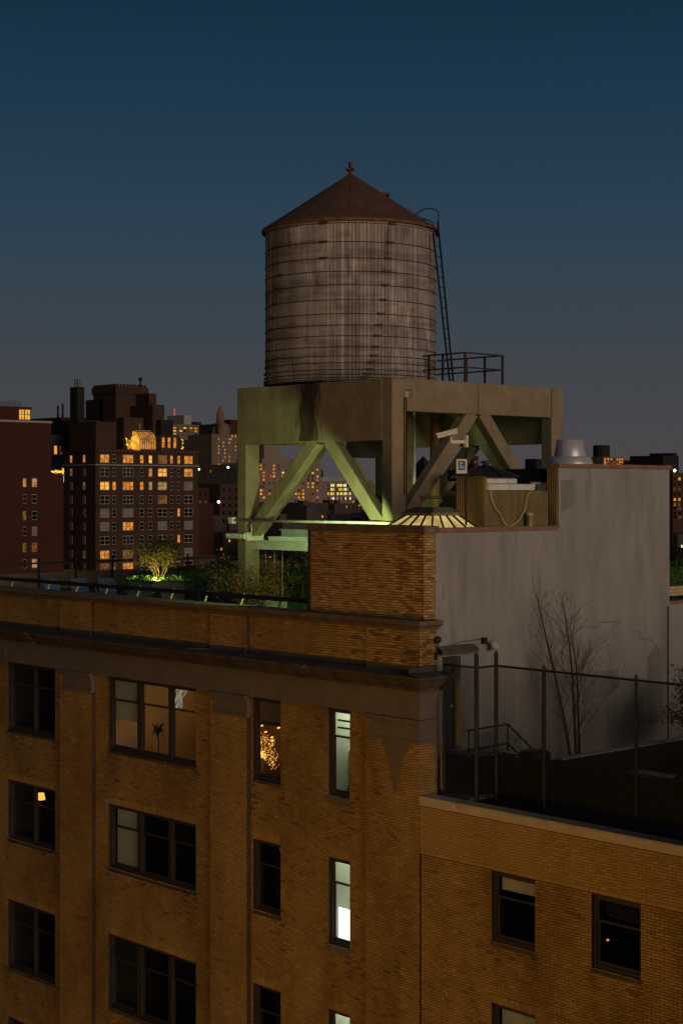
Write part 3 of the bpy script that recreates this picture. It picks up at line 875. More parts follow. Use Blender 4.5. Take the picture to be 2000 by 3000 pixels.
for (p, q_, up) in (((-8.70, AY0 + 0.2, 41.60), (-11.75, AY0 + 0.2, 38.72), (0, 1, 0)), ((-8.10, AY0 + 0.2, 41.60), (-5.80, AY0 + 0.2, 39.05), (0, 1, 0)),
                    ((AX1 - 0.19, 7.65, 42.45), (AX1 - 0.19, 4.85, 39.35), (1, 0, 0)), ((AX1 - 0.19, 8.03, 42.45), (AX1 - 0.19, 10.95, 39.20), (1, 0, 0)),
                    ((AX0 + 0.2, 7.6, 41.62), (AX0 + 0.2, 4.8, 38.75), (1, 0, 0)), ((AX0 + 0.2, 8.2, 41.62), (AX0 + 0.2, 11.1, 38.75), (1, 0, 0)),
                    ((-8.95, AY1 - 0.2, 41.62), (-11.8, AY1 - 0.2, 38.75), (0, 1, 0)), ((-8.35, AY1 - 0.2, 41.62), (-5.75, AY1 - 0.2, 38.75), (0, 1, 0))):
    m_ = MB(); m_.bar(p, q_, 0.43, 0.34, up); part(m_, 'brace', CONC, pf)
# pale re-parged left end of the front beam, wet streak under the tank overflow
m_ = MB(); m_.prism([(-9.5, 41.56), (-9.5, 43.341), (-8.3, 43.341), (-8.3, 41.56)], 'y', AY0 - 0.015, AY0 - 0.013)
part(m_, 'wet_streak', CONC_WET, pf)
m_ = MB(); m_.tube([(AX1 + 0.004, 7.78, 42.4), (AX1 + 0.004, 7.8, 42.9), (AX1 + 0.004, 7.76, 43.3)], 0.008, 4); m_.tube([(AX1 + 0.004, 11.27, 42.4), (AX1 + 0.004, 11.27, 43.34)], 0.008, 4)
part(m_, 'crack', CRACK, pf)
for o in list(pf.children):
    if o.name.split('.')[0] in ('column', 'beam', 'brace'):
        bv = o.modifiers.new('worn_edge', 'BEVEL'); bv.width = 0.022; bv.segments = 2
sn = thing('wall_sensor', 'small silver junction box with twin conduits on the near platform column', 'junction box', (AX1, 4.62, 42.9))
m_ = MB(); m_.box(AX1, AX1 + 0.09, 4.56, 4.68, 42.78, 42.95); m_.tube([(AX1 + 0.03, 4.6, 42.95), (AX1 + 0.03, 4.6, 43.05), (AX1 + 0.03, 4.66, 43.1)], 0.012, 5); part(m_, 'box', GALV, sn)
for y in (4.575, 4.655):
    m_ = MB(); m_.tube([(AX1 + 0.025, y, 42.78), (AX1 + 0.025, y, 39.9)], 0.014, 6); part(m_, 'conduit', IRON, sn)
m_ = MB(); m_.tube([(AX1 + 0.02, 4.8 + 0.1 * math.cos(a), 42.9 + 0.12 * math.sin(a)) for a in np.linspace(0.5, 6.6, 14)], 0.007, 4); part(m_, 'loose_wire', BLACK, sn)
rs = thing('tank_riser', 'black insulated riser box and pipe under the water tank', 'pipe', (-9.6, 7.2, 35.7))
m_ = MB(); m_.box(-9.9, -9.25, 6.6, 7.75, 41.1, 42.99); part(m_, 'header_box', BLACK, rs)
m_ = MB(); m_.box(-9.42, -9.20, 7.45, 7.68, 35.7, 41.1); part(m_, 'riser_pipe', BLACK, rs)
wp = single(MB().tube([(-9.29, 9.11, 35.7), (-9.29, 9.11, 42.95)], 0.055, 8), 'white_pipe', WHITESTEEL, 'thin white vertical pipe behind the near platform column', 'pipe', (-9.29, 9.11, 35.7))
rp = single(MB().tube([(-9.6, 10.4, 35.7), (-9.6, 10.4, 42.95)], 0.16, 12), 'rusty_pipe', pm('rusty_pipe_paint', (0.3, 0.17, 0.07), (0.14, 0.07, 0.03), 3, stretch=(1, 1, 0.3)), 'rust streaked vertical pipe under the back of the platform', 'pipe', (-9.6, 10.4, 35.7))

# ------------------------------------------------------------------ water tank
TC = (-9.85, 6.75); TR = 2.76; TZ0, TZ1 = 43.42, 48.46
tank = thing('water_tank', 'round wooden rooftop water tank with iron hoops and rust brown conical roof', 'water tank', (TC[0], TC[1], TZ0))


def stave_mat():
    m, nt, b = new_mat('weathered_stave')
    N, L = nt.nodes, nt.links
    b.inputs['Roughness'].default_value = 0.9; b.inputs['Specular IOR Level'].default_value = 0.15
    oi = N.new('ShaderNodeObjectInfo'); geo = N.new('ShaderNodeNewGeometry')
    cr = N.new('ShaderNodeValToRGB'); el = cr.color_ramp.elements
    el[0].color = (0.22, 0.193, 0.178, 1); el[1].color = (0.42, 0.375, 0.348, 1)
    k = el.new(0.5); k.color = (0.29, 0.254, 0.234, 1); k = el.new(0.85); k.color = (0.34, 0.30, 0.277, 1)
    L.new(oi.outputs['Random'], cr.inputs['Fac'])

    def nz(sc, st, det=6):
        mp = N.new('ShaderNodeMapping'); mp.inputs['Scale'].default_value = st; L.new(geo.outputs['Position'], mp.inputs['Vector'])
        t_ = N.new('ShaderNodeTexNoise'); t_.inputs['Scale'].default_value = sc; t_.inputs['Detail'].default_value = det; t_.inputs['Roughness'].default_value = 0.7
        L.new(mp.outputs[0], t_.inputs['Vector']); return t_

    def mix(a, bcol, fac_out, lo, hi, blend='MIX'):
        mr = N.new('ShaderNodeMapRange'); mr.inputs['From Min'].default_value = lo; mr.inputs['From Max'].default_value = hi
        L.new(fac_out, mr.inputs['Value'])
        x = N.new('ShaderNodeMix'); x.data_type = 'RGBA'; x.blend_type = blend; x.inputs['B'].default_value = (*bcol, 1)
        L.new(mr.outputs[0], x.inputs['Factor']); L.new(a, x.inputs['A']); return x.outputs['Result']
    o_ = cr.outputs['Color']
    o_ = mix(o_, (0.06, 0.045, 0.038), nz(5.0, (1, 1, 0.12)).outputs['Fac'], 0.56, 0.75)
    o_ = mix(o_, (0.56, 0.48, 0.43), nz(1.9, (1, 1, 0.20)).outputs['Fac'], 0.56, 0.74)
    o_ = mix(o_, (0.55, 0.5, 0.48), nz(0.8, (1, 1, 0.5)).outputs['Fac'], 0.45, 0.68, 'MULTIPLY')
    o_ = mix(o_, (0.62, 0.60, 0.60), nz(1.6, (0.22, 0.22, 1.6), 4).outputs['Fac'], 0.46, 0.62, 'MULTIPLY')
    o_ = mix(o_, (0.30, 0.25, 0.22), nz(14, (1, 1, 0.6), 3).outputs['Fac'], 0.66, 0.74, 'MULTIPLY')
    sz = N.new('ShaderNodeSeparateXYZ'); L.new(geo.outputs['Position'], sz.inputs[0])
    o_ = mix(o_, (0.38, 0.32, 0.275), sz.outputs['Z'], 48.20, 48.34)     # dry band sheltered by the eaves
    L.new(o_, b.inputs['Base Color'])
    bp = N.new('ShaderNodeBump'); bp.inputs['Strength'].default_value = 0.5; bp.inputs['Distance'].default_value = 0.01
    L.new(nz(25, (1, 1, 0.1)).outputs['Fac'], bp.inputs['Height']); L.new(bp.outputs[0], b.inputs['Normal'])
    return m


STAVE = stave_mat()
NS = 150
da = 2 * math.pi / NS
sv = MB(); g_ = 0.0016
for zz0, zz1 in ((0.0, TZ1 - TZ0),):
    vs_ = []
    for z in (zz0, zz1):
        for r, a in ((TR - 0.05, -da / 2 + g_), (TR - 0.008, -da / 2 + g_), (TR, -da / 2 + 0.004), (TR, da / 2 - 0.004), (TR - 0.008, da / 2 - g_), (TR - 0.05, da / 2 - g_)):
            vs_.append((r * math.cos(a), r * math.sin(a), z))
    sv.add(vs_, [(5, 4, 3, 2, 1, 0), (6, 7, 8, 9, 10, 11)] + [(k, (k + 1) % 6, 6 + (k + 1) % 6, 6 + k) for k in range(6)])
sme = finish_mesh('stave', sv.v, sv.f, STAVE, (0, 0, 0))
for i in range(NS):
    o = inst(sme, 'stave', tank, (TC[0], TC[1], TZ0), i * da)
    k = 1 + random.uniform(-0.0012, 0.0012); o.scale = (k, k, 1)
HZ = [48.28, 47.70, 47.20, 46.79, 46.37, 45.91, 45.48, 45.13, 44.80, 44.46, 44.18, 43.97, 43.76, 43.62, 43.52, 43.45]
HOOP = pm('hoop_iron', (0.045, 0.035, 0.03), (0.03, 0.024, 0.02), 6, rough=0.7)
hm = MB(); hm.tube([(TR * math.cos(a) + 0.010 * math.cos(a), TR * math.sin(a) + 0.010 * math.sin(a), 0) for a in np.linspace(0, 2 * math.pi, 96, endpoint=False)], 0.013, 5, closed=True)
hme = finish_mesh('hoop', hm.v, hm.f, HOOP, (0, 0, 0), hm.sm)
lm = MB(); lm.box(TR + 0.0, TR + 0.055, -0.09, 0.09, -0.025, 0.025); lm.box(TR + 0.01, TR + 0.04, -0.14, 0.14, 0.028, 0.045)
lme = finish_mesh('lug', lm.v, lm.f, HOOP, (0, 0, 0))
for i, z in enumerate(HZ):
    h = inst(hme, 'hoop', tank, (TC[0], TC[1], z), 0)
    for a in (-1.52 - 0.055 * i if i > 2 else -1.05, -0.27 - 0.022 * i):
        l = bpy.data.objects.new('lug', lme); link(l, h); l.rotation_euler = (0, 0, a)
CONE = pm('rust_brown_roof', (0.105, 0.055, 0.036), (0.08, 0.042, 0.028), 1.6, rough=0.85, c3=(0.125, 0.068, 0.045), scale3=0.9, lo3=0.5, hi3=0.8)
RR, RZ = 2.87, 48.44
NP = 22
pm_ = MB(); da2 = 2 * math.pi / NP
pv = []
for dz in (0.0, -0.03):
    for r, z in ((RR, 0.0), (0.14, 1.80)):
        for a in (-da2 / 2, 0, da2 / 2): pv.append((r * math.cos(a), r * math.sin(a), z + dz))
pm_.add(pv, [(0, 1, 4, 3), (1, 2, 5, 4), (6, 9, 10, 7), (7, 10, 11, 8), (0, 6, 7, 1), (1, 7, 8, 2), (0, 3, 9, 6), (2, 8, 11, 5)])
pm_.bar((RR, 0, 0.0), (0.14, 0, 1.8), 0.018, 0.016)
pme = finish_mesh('roof_panel', pm_.v, pm_.f, CONE, (0, 0, 0))
for i in range(NP):
    inst(pme, 'roof_panel', tank, (TC[0], TC[1], RZ), i * da2 + 0.1)
m_ = MB(); m_.lathe([(RR - 0.01, -0.09), (RR + 0.012, -0.09), (RR + 0.012, 0.0), (RR - 0.01, 0.01)], (TC[0], TC[1], RZ), 66, smooth=False)
part(m_, 'eaves_rim', pm('rusted_rim', (0.17, 0.07, 0.03), (0.09, 0.04, 0.022), 4), tank)
m_ = MB(); m_.lathe([(0.17, 1.76), (0.15, 1.83), (0.05, 1.86), (0, 1.86)], (TC[0], TC[1], RZ), 16); part(m_, 'roof_cap', CONE, tank)
m_ = MB(); m_.box(TC[0] - 0.05, TC[0] + 0.05, TC[1] - 0.05, TC[1] + 0.05, RZ + 1.84, RZ + 2.26)
m_.box(TC[0] - 0.17, TC[0] + 0.17, TC[1] - 0.04, TC[1] + 0.04, RZ + 1.98, RZ + 2.05); m_.box(TC[0] - 0.04, TC[0] + 0.04, TC[1] - 0.17, TC[1] + 0.17, RZ + 1.985, RZ + 2.045)
part(m_, 'finial', CONE, tank)
m_ = MB(); m_.box(-0.12, 0.12, -0.15, 0.15, 0.0, 0.09); m_.v = [(x * math.cos(0.8) - y * math.sin(0.8) + TC[0] + 1.15 * math.cos(0.75), x * math.sin(0.8) + y * math.cos(0.8) + TC[1] + 1.15 * math.sin(0.75), z + RZ + 1.15) for x, y, z in m_.v]
part(m_, 'roof_hatch', CONE, tank)
m_ = MB(); m_.lathe([(TR - 0.05, 0), (TR - 0.05, 0.02), (0, 0.02)], (TC[0], TC[1], TZ0), 40); part(m_, 'tank_floor', STAVE, tank)
for i in range(6):
    m_ = MB(); y = TC[1] - 2.3 + i * 0.92; hw = math.sqrt(max(0.1, TR ** 2 - (y - TC[1]) ** 2)) - 0.05
    m_.box(TC[0] - hw, TC[0] + hw, y - 0.06, y + 0.06, ZTOP - 0.008, TZ0); part(m_, 'dunnage_beam', IRON, tank)

# ladder up the tank
ld = thing('tank_ladder', 'black iron ladder with hooped top leaning on the tank', 'ladder', (-6.6, 8.2, ZTOP))
B0, B1 = Vector((-6.66, 8.16, ZTOP)), Vector((-7.16, 7.94, 48.62))
sd = Vector((-0.40, 0.91, 0)) * 0.17
for k in (-1, 1):
    m_ = MB(); top = B1 + sd * k - (Vector((0.03, 0, 0.45)) if k < 0 else Vector((0, 0, 0)))
    m_.bar(B0 + sd * k, top, 0.045, 0.05, (1, 0.4, 0)); part(m_, 'rail', BLACK, ld)
    cen = Vector((TC[0], TC[1], 0)); rad = Vector((0.91, 0.40, 0))
    hp = [top + Vector((0, 0, -0.05)), top + rad * 0.05 + Vector((0, 0, 0.14)), top + rad * 0.02 + Vector((0, 0, 0.3)), top - rad * 0.22 + Vector((0, 0, 0.42)), top - rad * 0.5 + Vector((0, 0, 0.40)), top - rad * 0.75 + Vector((0, 0, 0.26)), top - rad * 0.95 + Vector((0, 0, 0.18))]
    if k < 0: hp = [hp[0], top + Vector((0, 0, 0.18)), top + Vector((0, 0, 0.38)), top - rad * 0.35 + Vector((0, 0, 0.50)), top - rad * 0.7 + Vector((0, 0, 0.55)), top - rad * 0.9 + Vector((0, 0, 0.52))]
    for _ in range(3): hp = [hp[0]] + [q_ for a_, b_ in zip(hp, hp[1:]) for q_ in (a_.lerp(b_, 0.25), a_.lerp(b_, 0.75))] + [hp[-1]]
    m_ = MB(); m_.tube(hp, 0.016, 6); part(m_, 'grab_hoop', BLACK, ld)
for i in range(15):
    t = (i + 0.6) / 16.2; p = B0.lerp(B1, t)
    m_ = MB(); m_.tube([p - sd, p + sd], 0.014, 6); part(m_, 'rung', BLACK, ld)

rl = thing('platform_railing', 'dark pipe railing round the walkway beside the water tank', 'railing', (-6.3, 8.2, ZTOP))
RY0, RY1, RX = 7.37, 9.08, -5.35
ZR = 44.27
for (x, y) in ((RX, RY0), (RX, RY1), (-6.1, RY1), (-6.9, RY1), (-6.3, RY0), (-7.0, RY0 + 0.1)):
    m_ = MB(); m_.bar((x, y, ZTOP - 0.02), (x, y, ZR), 0.06, 0.06, (0, 1, 0)); part(m_, 'post', IRON, rl)
for z in (ZR, 43.82):
    for p, q_ in (((RX, RY0), (-7.2, RY0)), ((RX, RY0), (RX, RY1)), ((RX, RY1), (-8.2, RY1))):
        m_ = MB(); m_.bar((*p, z), (*q_, z), 0.045, 0.045); part(m_, 'rail', IRON, rl)

# ================================================================== on the penthouse roof
def corrugated(mb, p0, p1, z0, z1, pitch=0.075, amp=0.018):
    """upright corrugated sheet from p0 to p1 (x,y), bulging to the right-hand normal"""
    L_ = math.hypot(p1[0] - p0[0], p1[1] - p0[1]); ux, uy = (p1[0] - p0[0]) / L_, (p1[1] - p0[1]) / L_
    nx, ny = uy, -ux
    n = max(2, int(L_ / pitch) * 4)
    row = []
    for i in range(n + 1):
        u = L_ * i / n; d = (0, amp, amp, 0)[i % 4]
        row.append((p0[0] + ux * u + nx * d, p0[1] + uy * u + ny * d))
    vs_ = [(x, y, z) for z in (z0, z1) for x, y in row]
    mb.add(vs_, [(i, i + 1, n + 2 + i, n + 1 + i) for i in range(n)])


CORR = pm('ochre_corrugated_metal', (0.20, 0.15, 0.06), (0.13, 0.095, 0.04), 2, stretch=(1, 1, 0.3), rough=0.6, c3=(0.08, 0.055, 0.03), scale3=1.5, stretch3=(1, 1, 0.2), lo3=0.55, hi3=0.75)
bh = thing('corrugated_bulkhead', 'ochre corrugated metal stair bulkhead on the penthouse roof', 'bulkhead', (-2.2, 5.0, 38.72))
m_ = MB(); corrugated(m_, (-0.42, 2.9), (-0.42, 5.46), 38.72, 40.02); corrugated(m_, (-1.48, 2.9), (-0.42, 2.9), 38.72, 40.38)
corrugated(m_, (-4.4, 5.4), (-1.48, 5.4), 38.72, 40.02); corrugated(m_, (-0.42, 2.9), (-0.42, 4.12), 40.02, 40.38); corrugated(m_, (-1.48, 4.12), (-1.48, 2.9), 40.02, 40.38)
corrugated(m_, (-0.46, 5.47), (-0.06, 5.47), 39.06, 40.66)
part(m_, 'corrugated_wall', CORR, bh)
m_ = MB(); m_.box(-1.5, -0.44, 4.13, 5.45, 39.9, 40.03); m_.box(-4.4, -1.45, 5.42, 10.4, 39.85, 40.03); m_.box(-4.4, -0.4, 5.6, 10.4, 40.3, 40.64); part(m_, 'roof', ROOFING, bh)
m_ = MB(); m_.box(-1.3, -0.44, 4.2, 5.4, 40.032, 40.2); part(m_, 'roof_kerb', FLASH, bh)
cu = thing('hipped_cupola', 'small black hipped skylight cupola above the ochre bulkhead', 'skylight', (-0.95, 3.5, 40.38))
cx0, cx1, cy0, cy1 = -1.58, -0.33, 2.8, 4.2
m_ = MB(); m_.add([(cx0, cy0, 40.39), (cx1, cy0, 40.39), (cx1, cy1, 40.39), (cx0, cy1, 40.39), (-1.03, 3.4, 40.70), (-0.87, 3.4, 40.70), (-0.87, 3.6, 40.70), (-1.03, 3.6, 40.70)],
                  [(0, 1, 5, 4), (1, 2, 6, 5), (2, 3, 7, 6), (3, 0, 4, 7), (4, 5, 6, 7), (3, 2, 1, 0)])
part(m_, 'roof', pm('black_skylight_glass', (0.012, 0.014, 0.016), (0.02, 0.022, 0.024), 3, rough=0.3), cu)
m_ = MB()
for a, b in (((cx0, cy0), (-1.03, 3.4)), ((cx1, cy0), (-0.87, 3.4)), ((cx1, cy1), (-0.87, 3.6)), ((cx0, cy1), (-1.03, 3.6)), ((-0.95, cy0), (-0.95, 3.4)), ((cx1, 3.5), (-0.87, 3.5))):
    m_.bar((*a, 40.40), (*b, 40.71), 0.03, 0.03)
part(m_, 'glazing_bar', BLACK, cu)
m_ = MB(); m_.box(cx0 - 0.01, cx1 + 0.01, cy0 - 0.012, cy0 + 0.01, 40.37, 40.40); part(m_, 'eaves_strip', CORR, cu)
m_ = MB(); m_.lathe([(0.09, 0), (0.09, 0.06), (0.16, 0.08), (0.15, 0.12), (0, 0.15)], (-0.95, 3.5, 40.70), 12); part(m_, 'ventilator', FLASH, cu)
m_ = MB(); m_.box(-0.40, -0.36, 2.92, 4.1, 40.22, 40.34); part(m_, 'white_fascia', WHITESTEEL, cu)
tr_ = thing('gutter_trough', 'two white sheet metal trough sections along the bulkhead top', 'gutter', (-0.35, 3.8, 40.02))
for a, b in ((2.90, 3.72), (3.73, 4.76)):
    m_ = MB(); m_.prism([(-0.40, 40.03), (-0.30, 40.04), (-0.28, 40.19), (-0.27, 40.20), (-0.40, 40.21)], 'y', a, b); part(m_, 'trough_section', WHITESTEEL, tr_)
CABLE = pm('pale_cable', (0.6, 0.5, 0.25), (0.5, 0.4, 0.2), 8)
for pts, lb in (([(3.0, 40.05), (3.05, 39.8), (3.2, 39.55), (3.38, 39.42), (3.5, 39.2), (3.75, 39.0)], 'pale cable looping down the bulkhead beside the cupola'),
                ([(4.68, 40.04), (4.5, 39.9), (4.44, 39.75), (4.38, 39.5), (4.1, 39.2), (3.8, 39.08), (3.5, 39.0)], 'pale cable looping down the bulkhead beside the vent stub')):
    m_ = MB(); m_.tube([(-0.33 + 0.03 * i / 6, y, z) for i, (y, z) in enumerate(pts)], 0.013, 5)
    single(m_, 'hanging_cable', CABLE, lb, 'cable', (-0.33, pts[0][0], 40.03), 'cables hanging on the bulkhead')
m_ = MB(); m_.lathe([(0.075, 0), (0.075, 0.62), (0.095, 0.62), (0.095, 0.70), (0.06, 0.70), (0.06, 0.6)], (-0.22, 4.47, 38.72), 12)
single(m_, 'vent_pipe', pm('clay_pipe', (0.45, 0.36, 0.28), (0.36, 0.28, 0.2), 6), 'short pale vent pipe stub behind the stucco coping', 'vent pipe', (-0.22, 4.47, 38.72))
cp = thing('roof_conduit', 'pair of bent conduits along the dark bulkhead wall', 'conduit', (-3.5, 5.3, 38.72))
for dz in (0.0, 0.06):
    m_ = MB(); m_.tube([(-5.2, 5.3, 39.80 + dz), (-2.55 + dz, 5.3, 39.80 + dz), (-2.45 + dz, 5.3, 39.70 + dz), (-2.45 + dz, 5.3, 38.75)], 0.016, 6); part(m_, 'tube', CORR, cp)

# glazed skylight, lit from the rooms below
sk = thing('lit_skylight', 'glowing yellow hipped skylight with dark bars on the penthouse roof', 'skylight', (-2.4, 1.9, 38.72))
sx0, sx1, sy0, sy1, sz0 = -2.40, -0.50, 0.95, 2.80, 38.97
tx0, tx1, ty0, ty1, sz1 = -1.92, -0.98, 1.48, 2.42, 39.38
SKYL = emit('skylight_glow', (1.0, 0.76, 0.26), 0.62, (0.66, 0.44, 0.12), 2.5)
m_ = MB(); m_.box(sx0 - 0.04, sx1 + 0.04, sy0 - 0.04, sy1 + 0.04, 38.72, sz0); part(m_, 'kerb', FLASH, sk)
cb = [(sx0, sy0, sz0), (sx1, sy0, sz0), (sx1, sy1, sz0), (sx0, sy1, sz0)]; ct = [(tx0, ty0, sz1), (tx1, ty0, sz1), (tx1, ty1, sz1), (tx0, ty1, sz1)]
for i in range(4):
    j = (i + 1) % 4; n = 4
    for k in range(n):
        a, b = k / n, (k + 1) / n
        L0, L1 = Vector(cb[i]).lerp(Vector(cb[j]), a), Vector(cb[i]).lerp(Vector(cb[j]), b)
        U0, U1 = Vector(ct[i]).lerp(Vector(ct[j]), a), Vector(ct[i]).lerp(Vector(ct[j]), b)
        p_ = MB(); p_.quad(L0, L1, U1, U0); part(p_, 'pane', SKYL, sk)
        g = MB(); up = Vector((0, 0, 0.015)); g.bar(L0 + up, U0 + up, 0.05, 0.05); part(g, 'glazing_bar', BLACK, sk)
m_ = MB(); m_.box(tx0 - 0.10, tx1 + 0.10, ty0 - 0.12, ty1 + 0.12, sz1 - 0.02, sz1 + 0.06); part(m_, 'cap_rim', CORR, sk)
m_ = MB(); m_.add([(tx0 - 0.08, ty0 - 0.1, sz1 + 0.06), (tx1 + 0.08, ty0 - 0.1, sz1 + 0.06), (tx1 + 0.08, ty1 + 0.1, sz1 + 0.06), (tx0 - 0.08, ty1 + 0.1, sz1 + 0.06),
                   (tx0 + 0.12, ty0 + 0.14, sz1 + 0.20), (tx1 - 0.12, ty0 + 0.14, sz1 + 0.20), (tx1 - 0.12, ty1 - 0.14, sz1 + 0.20), (tx0 + 0.12, ty1 - 0.14, sz1 + 0.20)],
                  [(0, 1, 5, 4), (1, 2, 6, 5), (2, 3, 7, 6), (3, 0, 4, 7), (4, 5, 6, 7)]); part(m_, 'cap', FLASH, sk)
lamp('skylight_light', (-0.95, 2.1, 39.8), 5, (1.0, 0.66, 0.2), sk, 0.5)

vt = thing('roof_ventilator', 'silver galvanised round ventilator on the higher stucco block', 'ventilator', (-0.97, 7.08, 40.64))
m_ = MB(); m_.lathe([(0.66, 0.0), (0.66, 0.14), (0.60, 0.34), (0.56, 0.36), (0.30, 0.36)], (-0.97, 7.08, 40.64), 32); part(m_, 'base_flare', GALV, vt)
m_ = MB(); m_.lathe([(0.455, 0.36), (0.45, 0.42), (0.385, 0.83), (0.36, 0.845), (0.0, 0.85)], (-0.97, 7.08, 40.64), 32); part(m_, 'drum', GALV, vt)

# security camera on its pole, with the alarm box
cc = thing('security_camera', 'white security camera on an arm above a blue labelled box', 'camera', (-0.67, 2.35, 38.72))
m_ = MB(); m_.tube([(-0.67, 2.42, 38.72), (-0.67, 2.42, 41.0)], 0.03, 8); m_.tube([(-0.67, 2.42, 41.0), (-0.67, 2.42, 41.25)], 0.022, 8); part(m_, 'pole', BLACK, cc)
WPL = pm('white_plastic', (0.62, 0.58, 0.48), (0.5, 0.46, 0.38), 9, rough=0.45)
m_ = MB(); m_.box(-0.72, -0.62, 2.38, 2.46, 41.18, 41.5); m_.bar((-0.67, 2.42, 41.32), (-0.92, 2.10, 41.32), 0.09, 0.08); m_.bar((-0.92, 2.10, 41.30), (-0.92, 2.10, 41.46), 0.05, 0.05, (1, 0, 0)); part(m_, 'bracket', WPL, cc)
m_ = MB(); a, b = Vector((-1.12, 1.80, 41.47)), Vector((-0.72, 2.14, 41.60)); m_.bar(a, b, 0.13, 0.12); m_.bar(a + Vector((-0.04, -0.035, 0.055)), b + Vector((0.0, 0, 0.072)), 0.16, 0.02); part(m_, 'housing', WPL, cc)
m_ = MB(); m_.tube([a + Vector((-0.012, -0.010, -0.003)), a], 0.045, 10); part(m_, 'lens', BLACK, cc)
yv, xr = Vector((0.676, 0.737, 0)), None
bx = MB(); c0 = Vector((-0.66, 2.24, 40.67)); bx.bar(c0 - Vector((0.095, 0.103, 0)), c0 + Vector((0.095, 0.103, 0)), 0.14, 0.38); box = part(bx, 'alarm_box', WPL, cc)
nrm = Vector((0.737, -0.676, 0)).normalized(); sdv = Vector((0.676, 0.737, 0)).normalized()
BLUE = pm('blue_label', (0.02, 0.09, 0.26), (0.018, 0.08, 0.23), 5, rough=0.4)
def face_pt(u, w, d): return c0 + sdv * u + Vector((0, 0, w)) + nrm * (0.07 + d)
m_ = MB(); m_.add([face_pt(-0.09, -0.10, 0.003), face_pt(0.09, -0.10, 0.003), face_pt(0.09, 0.14, 0.003), face_pt(-0.09, 0.14, 0.003)], [(0, 1, 2, 3)]); part(m_, 'label_plate', BLUE, box)
WH_ = pm('white_print', (0.8, 0.8, 0.8), (0.75, 0.75, 0.75), 5)
m_ = MB(); ring = [(0.045 * math.cos(t), 0.05 + 0.042 * math.sin(t), 0.005 + 0.009 * math.sin((t - 0.7) / 5.0 * math.pi)) for t in np.linspace(0.7, 5.4, 20)]
for i in range(19):
    (u0, w0, h0), (u1, w1, h1) = ring[i], ring[i + 1]
    m_.add([face_pt(u0, w0 - h0, 0.006), face_pt(u1, w1 - h1, 0.006), face_pt(u1, w1 + h1, 0.006), face_pt(u0, w0 + h0, 0.006)], [(0, 1, 2, 3)])
for i in range(7):
    u = -0.066 + i * 0.019; m_.add([face_pt(u, -0.045, 0.006), face_pt(u + 0.013, -0.045, 0.006), face_pt(u + 0.013, -0.022, 0.006), face_pt(u, -0.022, 0.006)], [(0, 1, 2, 3)])
part(m_, 'emblem', WH_, box)

# ================================================================== lamps across the street (outside the view; they light the fronts)
SOD = emit('sodium_globe', (1.0, 0.5, 0.12), 6.0)


def street_lamp(x, y, power, color, label, aimx, aimy, h=9.0):
    t = thing('street_lamp', label, 'street lamp', (x, y, 0), 'street lamps')
    m = MB(); m.tube([(x, y, 0), (x, y, h - 1.2), (x + aimx * 0.3, y + aimy * 0.3, h - 0.3), (x + aimx * 1.8, y + aimy * 1.8, h)], [0.13, 0.09, 0.07, 0.05], 10); part(m, 'pole', FENCE, t)
    hx, hy = x + aimx * 2.1, y + aimy * 2.1
    m = MB(); m.lathe([(0.0, 0.10), (0.22, 0.05), (0.28, 0.0), (0.0, 0.0)], (hx, hy, h), 16); part(m, 'lamp_head', FENCE, t)
    m = MB(); m.lathe([(0.0, -0.2), (0.14, -0.15), (0.2, -0.02), (0.0, -0.01)], (hx, hy, h), 16); part(m, 'globe', SOD, t)
    lamp('lamp_light', (hx, hy, h + 0.5), power, color, t, 1.0)


ORANGE = (1.0, 0.50, 0.09)
street_lamp(-14, -16, 700, ORANGE, 'sodium street lamp on the far pavement opposite the building', 0, 1)
street_lamp(3, -16, 700, ORANGE, 'sodium street lamp near the street corner', 0, 1)
MXX, MYY = 5.0, -21.0
mt = thing('added_flood_mast', 'unseen lattice mast with sodium floodlights, added to light the fronts', 'floodlight', (MXX, MYY, 0), 'street lamps')  # mast added out of view to supply the sodium light on the fronts
for dx, dy in ((-0.4, -0.4), (0.4, -0.4), (0.4, 0.4), (-0.4, 0.4)):
    m_ = MB(); m_.tube([(MXX + dx, MYY + dy, 0), (MXX + dx * 0.5, MYY + dy * 0.5, 30.5)], 0.06, 6); part(m_, 'leg', FENCE, mt)
m_ = MB()
for k in range(15):
    z = 1 + k * 2; r0 = 0.4 * (1 - z / 77); r1 = 0.4 * (1 - (z + 2) / 77)
    for sx, sy, ex, ey in ((-1, -1, 1, -1), (1, -1, 1, 1), (1, 1, -1, 1), (-1, 1, -1, -1)):
        m_.tube([(MXX + sx * r0, MYY + sy * r0, z), (MXX + ex * r1, MYY + ey * r1, z + 2)], 0.03, 4)
part(m_, 'lattice', FENCE, mt)
for i in range(4):
    m_ = MB(); x = MXX - 2.4 + i * 1.6; m_.bar((x, MYY + 0.3, 30.6), (x, MYY + 0.7, 30.5), 0.9, 0.6); h_ = part(m_, 'lamp_head', FENCE, mt)
    m_ = MB(); m_.quad((x - 0.4, MYY + 0.72, 30.25), (x + 0.4, MYY + 0.72, 30.25), (x + 0.4, MYY + 0.72, 30.75), (x - 0.4, MYY + 0.72, 30.75)); part(m_, 'lens', SOD, h_)
lamp('flood_light', (MXX, MYY + 1.4, 30.5), 3400, (1.0, 0.52, 0.065), mt, 2.2)

